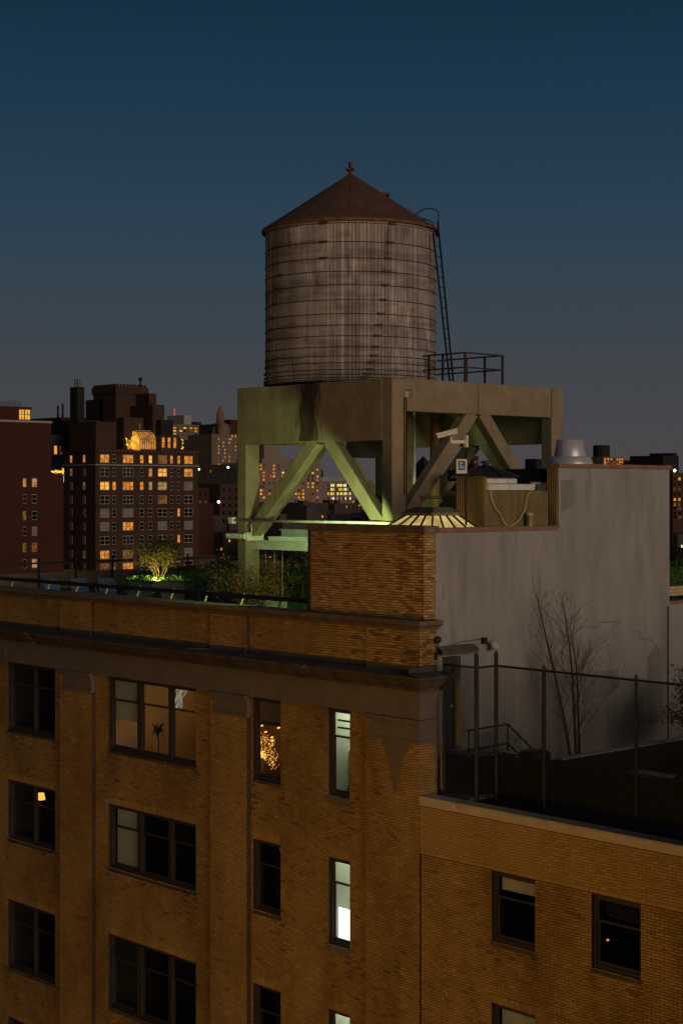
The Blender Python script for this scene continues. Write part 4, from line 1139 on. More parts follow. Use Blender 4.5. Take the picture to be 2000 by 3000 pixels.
# ================================================================== building added out of view on the right: it keeps the low light off the wing terrace
nb = thing('added_shade_building', 'unseen brick building added beyond the right edge to shade the wing terrace', 'building', (23, 12, 0))
m_ = MB(); m_.box(16.5, 30, -4, 30, 0, 36.2); part(m_, 'wall', DARK_BRICK, nb)
m_ = MB(); m_.box(16.3, 30.2, -4.2, 30.2, 35.9, 36.6); part(m_, 'cornice', STONE_DARK, nb)
for k in range(6):
    for j in range(3):
        y0 = -1.5 + k * 5.2; z0 = 24 + j * 4
        m_ = MB(); m_.box(16.44, 16.5, y0, y0 + 1.4, z0, z0 + 2.2); w_ = part(m_, 'window', FRAME, nb)
        m_ = MB(); m_.quad((16.435, y0 + 0.1, z0 + 0.1), (16.435, y0 + 1.3, z0 + 0.1), (16.435, y0 + 1.3, z0 + 2.1), (16.435, y0 + 0.1, z0 + 2.1)); part(m_, 'pane', BLACK, w_)

# ================================================================== main roof terrace
# raking timber stays with a dark rail behind the parapet
TIMBER = pm('pale_timber', (0.42, 0.33, 0.18), (0.32, 0.25, 0.13), 7, stretch=(1, 1, 0.3))
pr_ = thing('parapet_rail', 'low dark rail on pale raking stays behind the parapet', 'railing', (-13, 0.6, 36.2))
for x in (-22.3, -20.5, -18.18, -16.47, -14.78, -13.05, -11.3, -9.6, -7.9, -6.18):
    m_ = MB(); m_.bar((x - 0.04, 0.45, 36.3), (x + 0.01, 0.70, 37.03), 0.07, 0.045, (0, 1, 0)); part(m_, 'stay', TIMBER, pr_)
m_ = MB(); m_.bar((-28.5, 0.60, 36.96), (-4.6, 0.60, 36.96), 0.03, 0.13); part(m_, 'rail', BLACK, pr_)
for z, y in ((37.06, 0.71),):
    m_ = MB(); m_.tube([(-28.5, y, z), (-4.6, y, z)], 0.005, 4); part(m_, 'wire', IRON, pr_)

# far end of the roof: parapet and handrail
ep = MB(); ep.box(-28.9, -28.55, 0.3, 22.0, 36.0, 36.68); part(ep, 'end_parapet', COPING, main)
er = thing('end_railing', 'dark post and rail along the far end of the roof terrace', 'railing', (-28.5, 9, 35.7))
for y in (2.9, 4.85, 6.73, 8.51, 10.33, 12.3, 14.29, 16.0, 18.0, 20.0):
    m_ = MB(); m_.bar((-28.45, y, 35.7), (-28.45, y, 37.3), 0.06, 0.06, (0, 1, 0)); part(m_, 'post', BLACK, er)
m_ = MB(); m_.bar((-28.45, 1.0, 37.08), (-28.45, 21.0, 37.08), 0.06, 0.07); part(m_, 'rail', BLACK, er)

# sun loungers
LBLUE = pm('blue_strap', (0.012, 0.045, 0.13), (0.009, 0.032, 0.095), 6, rough=0.45)
LFR = pm('blue_frame', (0.025, 0.085, 0.16), (0.02, 0.065, 0.12), 6, rough=0.35, metal=0.3)


def lounger(x, y, rz, label, lift=0.0):
    t = thing('sun_lounger', label, 'sun lounger', (x, y, 35.7), 'blue sun loungers')
    c, s = math.cos(rz), math.sin(rz)
    def T(p): return (x + p[0] * c - p[1] * s, y + p[0] * s + p[1] * c, 35.7 + p[2])
    hinge, topb = (0.35, 0.36), (-0.12 - lift * 0.2, 1.12 + lift)
    for k in (-0.33, 0.33):
        m = MB(); m.tube([T((topb[0], k, topb[1])), T((hinge[0], k, hinge[1])), T((1.75, k, 0.34))], 0.018, 6); part(m, 'side_rail', LFR, t)
        for lx in (0.3, 1.5):
            m = MB(); m.tube([T((lx, k, 0.35)), T((lx, k, 0))], 0.016, 6); part(m, 'leg', LFR, t)
    bk_ = MB(); st_ = MB()
    for i in range(14):
        u = i / 14; px_, pz = hinge[0] + (topb[0] - hinge[0]) * u, hinge[1] + (topb[1] - hinge[1]) * u
        bk_.bar(T((px_, -0.33, pz)), T((px_, 0.33, pz)), 0.012, 0.042)
    for i in range(20):
        px_ = hinge[0] + 1.38 * (i + 0.5) / 20; st_.bar(T((px_, -0.33, 0.355)), T((px_, 0.33, 0.355)), 0.055, 0.012)
    part(bk_, 'backrest', LBLUE, t, kind='stuff'); part(st_, 'seat', LBLUE, t, kind='stuff')


for i, (x, y) in enumerate(((-22.55, 3.53), (-22.05, 4.42), (-21.6, 5.30))):
    lounger(x, y, -0.35, ('leftmost of three blue strap loungers behind the parapet', 'middle one of three blue strap loungers behind the parapet', 'third blue strap lounger, nearest the lit tree planter')[i])
lounger(-17.2, 6.5, -0.9, 'single blue strap lounger with raised back left of the platform column', 0.1)

# low pale chairs seen just over the coping
for i, x in enumerate((-18.9, -17.6, -16.2, -14.6)):
    t = thing('deck_chair', ('pale low deck chair, first from the lounger row', 'pale low deck chair in front of the lit planter', 'pale low deck chair right of the lit planter', 'pale low deck chair nearest the platform column')[i], 'chair', (x, 3.0 + i * 0.4, 35.7), 'pale deck chairs')
    y0 = 3.0 + i * 0.4
    m_ = MB(); m_.bar((x, y0, 36.1), (x + 0.55, y0 + 0.1, 36.06), 0.5, 0.04); part(m_, 'seat', FLASH, t)
    m_ = MB(); m_.bar((x, y0, 36.1), (x - 0.25, y0, 36.56), 0.5, 0.04, (0, 1, 0)); part(m_, 'backrest', FLASH, t)
    for dx, dy in ((0.0, -0.24), (0.0, 0.24), (0.5, -0.2), (0.5, 0.28)):
        m_ = MB(); m_.tube([(x + dx, y0 + dy, 36.1), (x + dx + 0.03, y0 + dy, 35.7)], 0.016, 5); part(m_, 'leg', WPL, t)
    m_ = MB(); m_.bar((x + 0.28, y0 - 0.27, 36.33), (x - 0.2, y0 - 0.27, 36.36), 0.05, 0.03); part(m_, 'arm', WPL, t)


# ------------------------------------------------------------------ plants
def leaves(mb, pts, size, up=0.3):
    """small folded leaf faces scattered at the given points"""
    for p in pts:
        a = Vector((random.gauss(0, 1), random.gauss(0, 1), random.gauss(0, 1) + up)).normalized()
        b = a.cross(Vector((random.gauss(0, 1), random.gauss(0, 1), random.gauss(0, 1)))).normalized()
        s = size * random.uniform(0.6, 1.35); p = Vector(p)
        mb.add([p - a * s, p - b * s * 0.45, p + a * s, p + b * s * 0.45], [(0, 1, 2, 3)])


def limb(mb, p, d, length, r, depth, tips, spread=0.5, droop=0.0, kids=(2, 3), shrink=0.72, seg=4):
    pts = [Vector(p)]; d = Vector(d).normalized()
    for i in range(seg):
        d = (d + Vector((random.gauss(0, 0.09), random.gauss(0, 0.09), random.gauss(0, 0.06) - droop))).normalized()
        pts.append(pts[-1] + d * length / seg)
    mb.tube(pts, [max(0.003, r * (1 - 0.45 * i / seg)) for i in range(seg + 1)], 5 if r > 0.012 else 3)
    tips += pts[1:] if depth <= 1 else pts[-1:]
    if depth > 0:
        for k in range(random.randint(*kids)):
            q = pts[random.randint(max(1, seg // 2), seg)]
            ax = Vector((random.gauss(0, 1), random.gauss(0, 1), random.gauss(0, 0.6))).normalized()
            nd = (d + ax * spread * random.uniform(0.7, 1.3)).normalized()
            limb(mb, q, nd, length * shrink * random.uniform(0.8, 1.15), r * 0.58, depth - 1, tips, spread, droop, kids, shrink, seg)


# the lit planter with its small tree
pl = thing('tree_planter', 'square concrete planter holding the lit tree on the roof terrace', 'planter', (-21.7, 7.7, 35.7))
def planter_box(t, x0, x1, y0, y1, h, mat=PLANTER):
    z = 35.7
    m = MB(); w = 0.07
    m.box(x0, x1, y0, y0 + w, z, z + h); m.box(x0, x1, y1 - w, y1, z, z + h); m.box(x0, x0 + w, y0 + w, y1 - w, z, z + h - 0.001); m.box(x1 - w, x1, y0 + w, y1 - w, z, z + h - 0.001)
    part(m, 'box', mat, t)
    m = MB(); m.box(x0 + w, x1 - w, y0 + w, y1 - w, z + h - 0.3, z + h - 0.06); part(m, 'soil', ROOFING, t)
planter_box(pl, -22.5, -20.98, 6.96, 8.45, 0.93)
random.seed(21)
tr = thing('olive_tree', 'small bushy tree lit yellow green from below on the roof terrace', 'tree', (-21.65, 7.7, 36.57))
tm = MB(); tips = []
for dx, dy in ((-0.35, -0.2), (0.3, -0.15), (0.05, 0.35), (-0.1, 0.05), (0.35, 0.3)):
    limb(tm, (-21.65 + dx * 0.1, 7.7 + dy * 0.1, 36.5), (dx * 1.35, dy * 1.35, 1.0), 0.80, 0.035, 3, tips, 0.66, -0.02, (2, 3), 0.76)
part(tm, 'trunk', BARK, tr)
lm_ = MB(); P_ = []
for q in tips:
    for k in range(16):
        P_.append(q + Vector((random.gauss(0, 0.13), random.gauss(0, 0.13), random.gauss(0, 0.12))))
leaves(lm_, P_, 0.034); part(lm_, 'crown', LEAF, tr, kind='stuff')
gm = MB(); leaves(gm, [(random.uniform(-22.7, -20.85), random.uniform(6.85, 8.6), 36.58 + abs(random.gauss(0, 0.08))) for k in range(1500)], 0.06, 0.8)
single(gm, 'ground_cover', LEAFG, 'low green ground cover spilling over the lit planter', 'plant', (-21.7, 7.7, 36.55), kind='stuff')
up = thing('garden_uplight', 'small bright uplight in the planter under the tree', 'lamp', (-21.1, 7.15, 36.6))
m_ = MB(); m_.lathe([(0.05, 0), (0.055, 0.1), (0.0, 0.1)], (-21.12, 7.15, 36.56), 10); part(m_, 'housing', BLACK, up)
m_ = MB(); m_.lathe([(0.045, 0.105), (0.0, 0.12)], (-21.12, 7.15, 36.56), 10); part(m_, 'lens', emit('uplight_lens', (0.95, 1.0, 0.45), 25), up)
lamp('uplight_light', (-21.12, 7.2, 36.78), 105, (1.0, 0.84, 0.18), up, 0.06)
lamp('uplight_light', (-22.3, 7.1, 36.75), 9, (0.7, 1.0, 0.2), up, 0.05)
lamp('uplight_light', (-21.2, 8.3, 36.75), 9, (0.7, 1.0, 0.2), up, 0.05)

# the vine planter by the left column
random.seed(5)
vp = thing('vine_planter', 'small concrete planter with the vine beside the left platform column', 'planter', (-12.6, 5.6, 35.7))
planter_box(vp, -13.1, -12.25, 5.15, 6.1, 0.80, CONC_PALE)
vn = thing('trained_vine', 'straggly orange leaved vine trained up bamboo canes', 'shrub', (-12.6, 5.6, 36.4))
vmb = MB(); tips = []
for k in range(16):
    limb(vmb, (-12.65 + random.uniform(-0.3, 0.3), 5.6 + random.uniform(-0.35, 0.35), 36.4), (random.uniform(-0.35, 0.3), random.uniform(-0.35, 0.35), 1), random.uniform(0.6, 1.0), 0.014, 2, tips, 0.7, 0.05, (2, 3), 0.7)
part(vmb, 'stem', BIRCH, vn, kind='stuff')
vl = MB(); leaves(vl, [q + Vector((random.gauss(0, 0.09), random.gauss(0, 0.09), random.gauss(0, 0.09))) for q in tips for k in range(5)], 0.036); part(vl, 'leaf_mass', LEAFR, vn, kind='stuff')
vn2 = thing('dry_creeper', 'dry leaved creeper growing against the left platform column', 'shrub', (-11.3, 3.5, 35.7))
vmb = MB(); tips = []
for k in range(16):
    limb(vmb, (random.uniform(-11.9, -10.7), random.uniform(3.35, 3.7), 35.72), (random.uniform(-0.25, 0.25), random.uniform(-0.2, 0.2), 1), random.uniform(0.8, 1.25), 0.014, 2, tips, 0.7, 0.05, (2, 3), 0.72)
part(vmb, 'stem', BIRCH, vn2, kind='stuff')
vl = MB(); leaves(vl, [q + Vector((random.gauss(0, 0.09), random.gauss(0, 0.09), random.gauss(0, 0.09))) for q in tips for k in range(5)], 0.036); part(vl, 'leaf_mass', LEAFR, vn2, kind='stuff')
CANE = pm('pale_cane', (0.42, 0.42, 0.28), (0.3, 0.3, 0.2), 10)
for k, (dx, dy) in enumerate(((-0.25, -0.25), (-0.05, -0.05), (0.1, 0.2), (0.25, 0.42))):
    m_ = MB(); m_.tube([(-12.65 + dx, 5.6 + dy, 36.3), (-12.65 + dx, 5.6 + dy, 38.45)], 0.022, 6)
    single(m_, 'bamboo_cane', CANE, ('leftmost pale cane in the vine planter', 'second pale cane from the left in the vine planter', 'third pale cane from the left in the vine planter', 'rightmost pale cane in the vine planter')[k], 'cane', (-12.65 + dx, 5.6 + dy, 36.3), 'canes in the vine planter')


def hedge(name, label, x0, x1, y0, y1, z0, z1, n, mat=LEAFG):
    t = thing(name, label, 'hedge', ((x0 + x1) / 2, (y0 + y1) / 2, z0))
    c = MB(); c.box(x0 + 0.15, x1 - 0.15, y0 + 0.15, y1 - 0.15, z0, z1 - 0.12); part(c, 'stem_mass', LEAFG, t)
    m = MB(); P = []
    for k in range(n):
        f = random.random()
        if f < 0.4: P.append((random.uniform(x0, x1), random.uniform(y0, y1), z1 + random.gauss(-0.03, 0.06)))
        elif f < 0.7: P.append((random.uniform(x0, x1), y0 + random.gauss(0.05, 0.06), random.uniform(z0, z1)))
        else: P.append((x1 - random.gauss(0.05, 0.06), random.uniform(y0, y1), random.uniform(z0, z1)))
    leaves(m, P, 0.07); part(m, 'leaf_mass', mat, t, kind='stuff')


hedge('clipped_hedge', 'dark clipped hedge between the lit planter and the platform column', -27.6, -26.6, 11.5, 16.5, 35.7, 36.75, 2500)
hedge('clipped_hedge', 'dark hedge behind the vine at the foot of the platform', -17.5, -16.6, 9.0, 16.0, 35.7, 37.1, 2600)
hedge('clipped_hedge', 'green terrace hedge past the end of the stucco wall', -4.6, -3.7, 13.0, 21.0, 35.7, 37.6, 3200)
random.seed(3)
rb = thing('round_shrub', 'dark rounded shrub behind the bamboo canes', 'shrub', (-15.0, 9.2, 35.7))
m_ = MB(); m_.tube([(-15.0, 9.2, 35.7), (-15.0, 9.2, 37.6)], 0.04, 6); part(m_, 'stem', BARK, rb)
m_ = MB(); P = []
for k in range(2600):
    v = Vector((random.gauss(0, 1), random.gauss(0, 1), random.gauss(0, 1))).normalized() * random.uniform(0.55, 1.0) ** 0.5
    P.append((-15.0 + v.x * 0.85, 9.2 + v.y * 0.85, 37.55 + v.z * 0.9))
leaves(m_, P, 0.06); part(m_, 'crown', LEAFG, rb, kind='stuff')
tf = MB(); P = [(random.uniform(-14.0, -9.5), random.uniform(5.5, 9.0), 36.0 + random.uniform(0, 0.12)) for k in range(5000)]
leaves(tf, P, 0.06, 1.5)
tf.box(-14.0, -9.5, 5.5, 9.0, 35.70, 36.0)
single(tf, 'roof_turf', GRASS, 'bright green turf bed at the foot of the platform', 'grass', (-11.7, 7.2, 35.7), kind='stuff')
tf = MB(); leaves(tf, [(random.uniform(-3.6, -1.4), random.uniform(11, 20), 36.6 + random.uniform(0, 0.15)) for k in range(4000)], 0.07, 1.5); tf.box(-3.6, -1.4, 11, 20, 35.7, 36.6)
single(tf, 'terrace_turf', GRASS, 'strip of green turf below the hedge past the stucco wall', 'grass', (-2.5, 15.5, 35.7), kind='stuff')
wbn = thing('timber_bench', 'pale lit timber bench boards above the coping past the stucco wall', 'bench', (-0.9, 14, 35.7))
for i in range(3):
    m_ = MB(); m_.box(-1.25, -1.2, 10.8, 19, 36.78 + i * 0.1, 36.87 + i * 0.1); part(m_, 'board', TIMBER, wbn)
for y in (11.6, 13.4, 15.2):
    m_ = MB(); m_.bar((-1.15, y, 35.7), (-1.15, y - 0.1, 37.1), 0.08, 0.05, (0, 1, 0)); part(m_, 'post', BLACK, wbn)

# green-white work lamps under the platform: hidden behind the penthouse, they light the legs
WORK = (0.66, 1.0, 0.34)
def work_lamp(x, y, z, power, label, aim):
    t = thing('work_lamp', label, 'lamp', (x, y, 35.7), 'work lamps under the platform')
    m = MB(); m.tube([(x, y, 35.7), (x, y, z - 0.1)], 0.025, 6); part(m, 'stand', BLACK, t)
    m = MB(); m.box(x - 0.16, x + 0.16, y - 0.05, y + 0.03, z - 0.12, z + 0.12); part(m, 'lamp_head', FENCE, t)
    lamp('work_light', (x, y + 0.25, z + 0.2), power, WORK, t, 0.12)
wk = thing('wall_pack', 'hooded work lamp on the hidden side wall of the penthouse', 'lamp', (-4.5, 1.6, 38.6), 'work lamps under the platform')
m_ = MB(); m_.prism([(-4.5, 38.5), (-4.68, 38.5), (-4.70, 38.6), (-4.6, 38.78), (-4.5, 38.78)], 'y', 1.42, 1.78); part(m_, 'housing', FENCE, wk)
lamp('work_light', (-4.75, 1.6, 38.6), 1050, WORK, wk, 0.08, spot=118, aim=(-13.05, 6.9, 35.4), blend=0.2)
work_lamp(-8.4, 8.7, 37.4, 42, 'work lamp on the roof under the water tank', None)

# steel dunnage frame between the legs
sf = thing('steel_frame', 'pale painted steel beams bolted across the foot of the platform', 'steel frame', (-9, 5, 38.2))
def ibeam(mb, p, q, h, w, tf_=0.03):
    p, q = Vector(p), Vector(q); u = Vector((0, 0, h / 2))
    mb.bar(p + u, q + u, w, tf_); mb.bar(p - u, q - u, w, tf_); mb.bar(p, q, 0.02, h)
for p, q, h in (((-12.3, 5.9, 38.62), (-4.8, 5.9, 38.62), 0.24), ((-12.75, 4.45, 38.28), (-5.0, 4.45, 38.28), 0.26), ((-11.9, 5.0, 38.42), (-9.0, 7.0, 38.42), 0.2)):
    m_ = MB(); ibeam(m_, p, q, h, 0.2); part(m_, 'beam', WHITESTEEL, sf)
m_ = MB(); m_.box(-12.75, -11.85, 3.92, 4.06, 38.48, 38.64); m_.box(-11.9, -11.78, 4.0, 4.7, 38.42, 38.68)
for k in range(6): m_.lathe([(0.03, 0), (0.03, 0.05), (0, 0.05)], (-12.7 + k * 0.14, 3.9, 38.55), 6)
part(m_, 'bracket', WHITESTEEL, sf)
m_ = MB(); m_.tube([(-11.55, 4.0, 38.55), (-11.55, 4.0, 38.95)], 0.018, 5); part(m_, 'threaded_rod', WHITESTEEL, sf)
cdv = thing('long_conduit', 'long pale horizontal pipe in front of the platform legs', 'pipe', (-8.7, 3.95, 39.07))
m_ = MB(); m_.tube([(-12.4, 3.98, 39.07), (-5.1, 3.98, 39.07)], 0.045, 8); part(m_, 'pipe', WHITESTEEL, cdv)
m_ = MB(); m_.box(-12.62, -12.42, 3.9, 4.06, 38.96, 39.16); part(m_, 'end_box', WHITESTEEL, cdv)

# string lights and a garden arch far behind the brick penthouse
slg = thing('string_lights', 'strand of small amber string lights over the terrace arch', 'string lights', (-13.5, 12, 37))
m_ = MB(); bl_ = MB()
random.seed(9)
for strand in (((-14.6, 11.6, 37.55), (-12.6, 13.0, 37.35)), ((-14.0, 12.6, 38.2), (-12.8, 13.6, 37.9)), ((-14.2, 13.0, 38.75), (-13.2, 13.6, 38.7))):
    a, b = Vector(strand[0]), Vector(strand[1])
    pts = [a.lerp(b, t) + Vector((0, 0, -0.12 * math.sin(math.pi * t) + random.gauss(0, 0.015))) for t in np.linspace(0, 1, 12)]
    m_.tube(pts, 0.006, 3)
    for t in np.linspace(0, 1, 16):
        p = a.lerp(b, t) + Vector((random.gauss(0, 0.03), random.gauss(0, 0.03), -0.12 * math.sin(math.pi * t) + random.gauss(0, 0.035)))
        bl_.lathe([(0, -0.02), (0.018, 0), (0, 0.02)], p, 5)
part(m_, 'wire', BLACK, slg); part(bl_, 'bulbs', emit('amber_bulb', (1.0, 0.45, 0.10), 7), slg, kind='stuff')
ar = thing('garden_arch', 'pale rounded garden shed end beyond the vine', 'shed', (-12.6, 11.5, 35.7))
m_ = MB(); m_.prism([(-13.3 + 0.9 * math.cos(a) + 0.9, 36.3 + 0.85 * math.sin(a)) for a in np.linspace(math.pi, 0, 14)] + [(-11.5, 35.7), (-13.3, 35.7)], 'y', 11.4, 13.0); part(m_, 'shell', CONC_PALE, ar)
m_ = MB(); m_.box(-13.32, -11.48, 11.34, 11.398, 36.22, 36.30); part(m_, 'band', WHITESTEEL, ar)

# ================================================================== wing terrace planting and furniture
random.seed(11)
BENCH_K = pm('pale_kerb', (0.34, 0.30, 0.26), (0.26, 0.23, 0.2), 3)
pb_ = thing('planting_bed', 'raised bed with pale kerb along the foot of the stucco wall', 'planter', (0.5, 8.5, 32.18))
m_ = MB(); m_.box(1.0, 1.12, 4.2, 14.0, 32.18, 32.86); part(m_, 'kerb', ROOFING, pb_)
m_ = MB(); m_.box(0.96, 1.14, 4.2, 14.0, 32.862, 32.92); part(m_, 'kerb_cap', BENCH_K, pb_)
m_ = MB(); m_.box(-0.04, 0.98, 4.2, 14.0, 32.18, 32.62); part(m_, 'soil', ROOFING, pb_)
def birch(x, y, label, stems, h, sd_):
    random.seed(sd_)
    t = thing('bare_birch', label, 'tree', (x, y, 32.75), 'bare birches in the raised bed')
    trunk = MB(); tw = MB()
    for (dx, dy, hh, lx, ly) in stems:
        p = Vector((x + dx, y + dy, 32.7)); n = 14; pts = []
        for i in range(n + 1):
            u = i / n
            pts.append(p + Vector((lx * u + 0.05 * math.sin(5 * u + sd_), ly * u ** 1.3 + 0.05 * math.sin(4 * u), hh * u)))
        trunk.tube(pts, [0.04 * (1 - 0.85 * i / n) + 0.004 for i in range(n + 1)], 6)
        for i in range(2, n):
            for k in range(2):
                u = i / n; q = pts[i]; ang = random.uniform(0, 2 * math.pi)
                d = Vector((math.cos(ang) * 0.45, math.sin(ang) * 0.8, 1.0))
                limb(tw, q, d, (1.25 * (1 - u) + 0.35) * random.uniform(0.6, 1.1), 0.007 * (1 - u) + 0.0025, 2, [], 0.34, -0.01, (2, 3), 0.6, 3)
    part(trunk, 'trunk', BIRCH, t); part(tw, 'branches', BIRCH, t, kind='stuff')
birch(0.75, 4.95, 'bare birch left of its twin in front of the stucco wall', [(0.0, 0.0, 4.6, 0.0, -1.35)], 4.6, 2)
birch(0.75, 5.25, 'bare double stemmed birch, right of the pair by the stucco wall', [(0.0, 0.05, 4.5, 0.05, -0.7), (0.0, 0.2, 3.6, -0.05, -0.35)], 4.5, 4)
random.seed(31)
mp_ = thing('maroon_maple', 'dark maroon leaved shrub at the right edge of the wing terrace', 'shrub', (3.0, 8.6, 32.18))
tm = MB(); tips = []
for k in range(7):
    limb(tm, (3.0, 8.6, 32.6), (random.uniform(-0.5, 0.5), random.uniform(-0.9, 0.5), 1), 1.1, 0.03, 3, tips, 0.55, 0.02, (2, 3), 0.72)
part(tm, 'trunk', BIRCH, mp_)
m_ = MB(); leaves(m_, [q + Vector((random.gauss(0, 0.12), random.gauss(0, 0.12), random.gauss(0, 0.1))) for q in tips for k in range(8)], 0.045); part(m_, 'crown', LEAFD, mp_, kind='stuff')
m_ = MB(); m_.lathe([(0.28, 0), (0.4, 0.45), (0.42, 0.7), (0.36, 0.7), (0.34, 0.6), (0, 0.6)], (3.0, 8.6, 32.18), 20)
single(m_, 'round_pot', BLACK, 'dark round pot holding the maroon shrub', 'pot', (3.0, 8.6, 32.18))
m_ = MB(); m_.lathe([(0.36, 0), (0.40, 0.05), (0.40, 0.36), (0.34, 0.42), (0, 0.42)], (2.0, 2.1, 33.02), 20); m_.lathe([(0.3, -0.84), (0.36, 0.0)], (2.0, 2.1, 33.02), 20)
single(m_, 'covered_grill', BLACK, 'black covered round grill behind the fence at the foot of the steps', 'grill', (2.0, 2.1, 32.18))
gb = thing('garden_bench', 'pale slatted garden bench behind the fence at the right edge', 'bench', (4.4, 7.0, 32.18))
BENCH = pm('weathered_bench', (0.34, 0.31, 0.28), (0.26, 0.24, 0.215), 6)
for i in range(6):
    m_ = MB(); m_.box(3.6, 5.2, 7.35 + i * 0.012, 7.38 + i * 0.012, 32.72 + i * 0.09, 32.785 + i * 0.09); part(m_, 'back_slat', BENCH, gb)
for i in range(5):
    m_ = MB(); m_.box(3.6, 5.2, 6.85 + i * 0.1, 6.93 + i * 0.1, 32.6, 32.63); part(m_, 'seat_slat', BENCH, gb)
for x in (3.55, 5.2):
    m_ = MB(); m_.box(x, x + 0.06, 6.85, 6.92, 32.18, 32.88); m_.box(x, x + 0.06, 7.36, 7.43, 32.18, 33.25); m_.box(x, x + 0.06, 6.8, 7.36, 32.882, 32.93); m_.box(x, x + 0.06, 6.92, 7.36, 32.52, 32.6); part(m_, 'side_frame', BENCH, gb)
tb = thing('low_table', 'low pale table in front of the garden bench', 'table', (3.4, 5.0, 32.18))
m_ = MB(); m_.box(2.9, 4.0, 4.7, 5.3, 32.66, 32.71); part(m_, 'table_top', BENCH, tb)
for dx in (0.05, 1.0):
    for dy in (0.05, 0.5):
        m_ = MB(); m_.box(2.9 + dx, 2.95 + dx, 4.7 + dy, 4.75 + dy, 32.18, 32.66); part(m_, 'leg', BENCH, tb)

# ================================================================== life behind the lit windows
cl = thing('ceiling_lamp', 'warm ceiling lamp in the room with the potted palm', 'lamp', (-12.2, 2.6, 34.3))
m_ = MB(); m_.lathe([(0, -0.12), (0.14, -0.08), (0.16, 0.0), (0.05, 0.06), (0.02, 0.14)], (-12.2, 2.6, 34.25), 14); part(m_, 'shade', emit('warm_shade', (1.0, 0.6, 0.22), 1.2), cl)
lamp('room_light', (-12.0, 2.3, 33.7), 34, (1.0, 0.62, 0.25), cl, 0.2)
pa = thing('potted_palm', 'dark potted palm silhouetted in the warm lit window', 'plant', (-11.95, 0.6, 31.5))
PXX, PYY = -11.97, 0.62
m_ = MB(); m_.tube([(PXX, PYY, 31.7), (PXX + 0.03, PYY, 32.2), (PXX - 0.02, PYY, 32.5)], 0.02, 5)
for k in range(11):
    a = k * 0.62; m_.tube([(PXX - 0.02, PYY, 32.45), (PXX + 0.13 * math.cos(a), PYY + 0.05 * math.sin(a), 32.68 + 0.08 * math.sin(k * 2.1)), (PXX + 0.30 * math.cos(a), PYY + 0.07 * math.sin(a), 32.62 + 0.26 * math.sin(k * 1.7))], [0.02, 0.04, 0.004], 4)
part(m_, 'fronds', BLACK, pa)
m_ = MB(); m_.lathe([(0.12, 0), (0.17, 0.35), (0, 0.35)], (PXX, PYY, 31.5), 12); part(m_, 'pot', BLACK, pa)
random.seed(8)
cu_ = thing('curly_reflection', 'curly white glow standing for lights reflected in the upper right sash of the wide window', 'lamp', (-10.7, 0.6, 33.6))
m_ = MB()
for k in range(9):
    o_ = random.uniform(-0.12, 0.12); m_.tube([(-10.72 + o_ * 1.2 + 0.10 * math.sin(k + t * 2.2) - 0.16 * t * 0.5, 0.6 + 0.03 * math.sin(k), 34.02 - 0.17 * t) for t in np.linspace(0, 4, 18)], 0.007, 4)
part(m_, 'glow_coil', emit('reflection_glow', (0.85, 0.8, 0.62), 0.45), cu_)  # glowing coil stands for lights reflected in the window glass
GOLD = emit('gold_sparkle', (1.0, 0.42, 0.06), 2.2)
ch = thing('chandelier', 'golden sparkling chandelier glints in the narrow curtained window', 'chandelier', (-6.4, 1.1, 33.5))
random.seed(17)
m_ = MB()
for k in range(230):
    c_, w_, z0_, z1_ = random.choice(((-6.93, 0.06, 33.1, 32.6), (-6.72, 0.06, 33.05, 32.2), (-6.50, 0.07, 32.95, 32.2), (-6.40, 0.08, 33.0, 32.1)))
    z_ = random.uniform(z1_, z0_); m_.lathe([(0, -0.022), (0.008, 0), (0, 0.022)], (c_ + random.gauss(0, w_) + (32.7 - z_) * 0.12, 0.55 + random.gauss(0, 0.03), z_), 4)
for k in range(46): m_.lathe([(0, -0.03), (0.03, 0), (0, 0.03)], (-6.93 + random.gauss(0, 0.11), 0.55, 32.47 + random.gauss(0, 0.05)), 5)
for (x_, z_) in ((-6.9, 33.28), (-6.72, 33.12), (-6.45, 33.0), (-6.42, 32.9), (-7.0, 33.1), (-6.15, 33.3)): m_.bar((x_ - 0.05, 0.55, z_), (x_ + 0.05, 0.55, z_ + 0.03), 0.02, 0.035)
part(m_, 'crystals', GOLD, ch, kind='stuff')
m_ = MB(); m_.tube([(-6.7, 0.58, 34.3), (-6.7, 0.58, 33.2)], 0.008, 5); m_.tube([(-6.7 + 0.25 * math.cos(a), 0.6 + 0.06 * math.sin(a), 32.6) for a in np.linspace(0, 6.28, 16)], 0.01, 4); part(m_, 'frame', BLACK, ch)
lamp('room_light', (-6.9, 1.9, 33.9), 6.0, (1.0, 0.6, 0.25), ch, 0.1)
for k, (z, pw, lb) in enumerate(((34.15, 24, 'white fluorescent tube in the top stair window'), (30.1, 13, 'white fluorescent tube in the brightest stair window'), (26.0, 20, 'white fluorescent tube in the lowest stair window'))):
    f_ = thing('fluorescent_tube', lb, 'lamp', (-3.2, 1.3, z), 'stair lights')
    m_ = MB(); m_.box(-3.9, -2.6, 1.25, 1.35, z + 0.08, z + 0.15); part(m_, 'housing', WHITESTEEL, f_)
    m_ = MB(); m_.tube([(-3.85, 1.3, z + 0.05), (-2.65, 1.3, z + 0.05)], 0.02, 6); part(m_, 'tube', emit('tube_white_%d' % k, (0.85, 1.0, 0.8), 6), f_)
    lamp('stair_light', (-3.2, 1.25, z - 0.12), pw, (0.93, 1.0, 0.76), f_, 0.15)
WBR = emit('lit_translucent_panel', (0.95, 1.0, 0.86), 2.2)
o = single(MB().box(-3.72, -2.8, 0.62, 0.64, 27.6, 28.68), 'light_panel', WBR, 'glaring white lit panel filling the lower sash of the stair window', 'light panel', (-3.1, 0.63, 27.85))
m_ = MB()
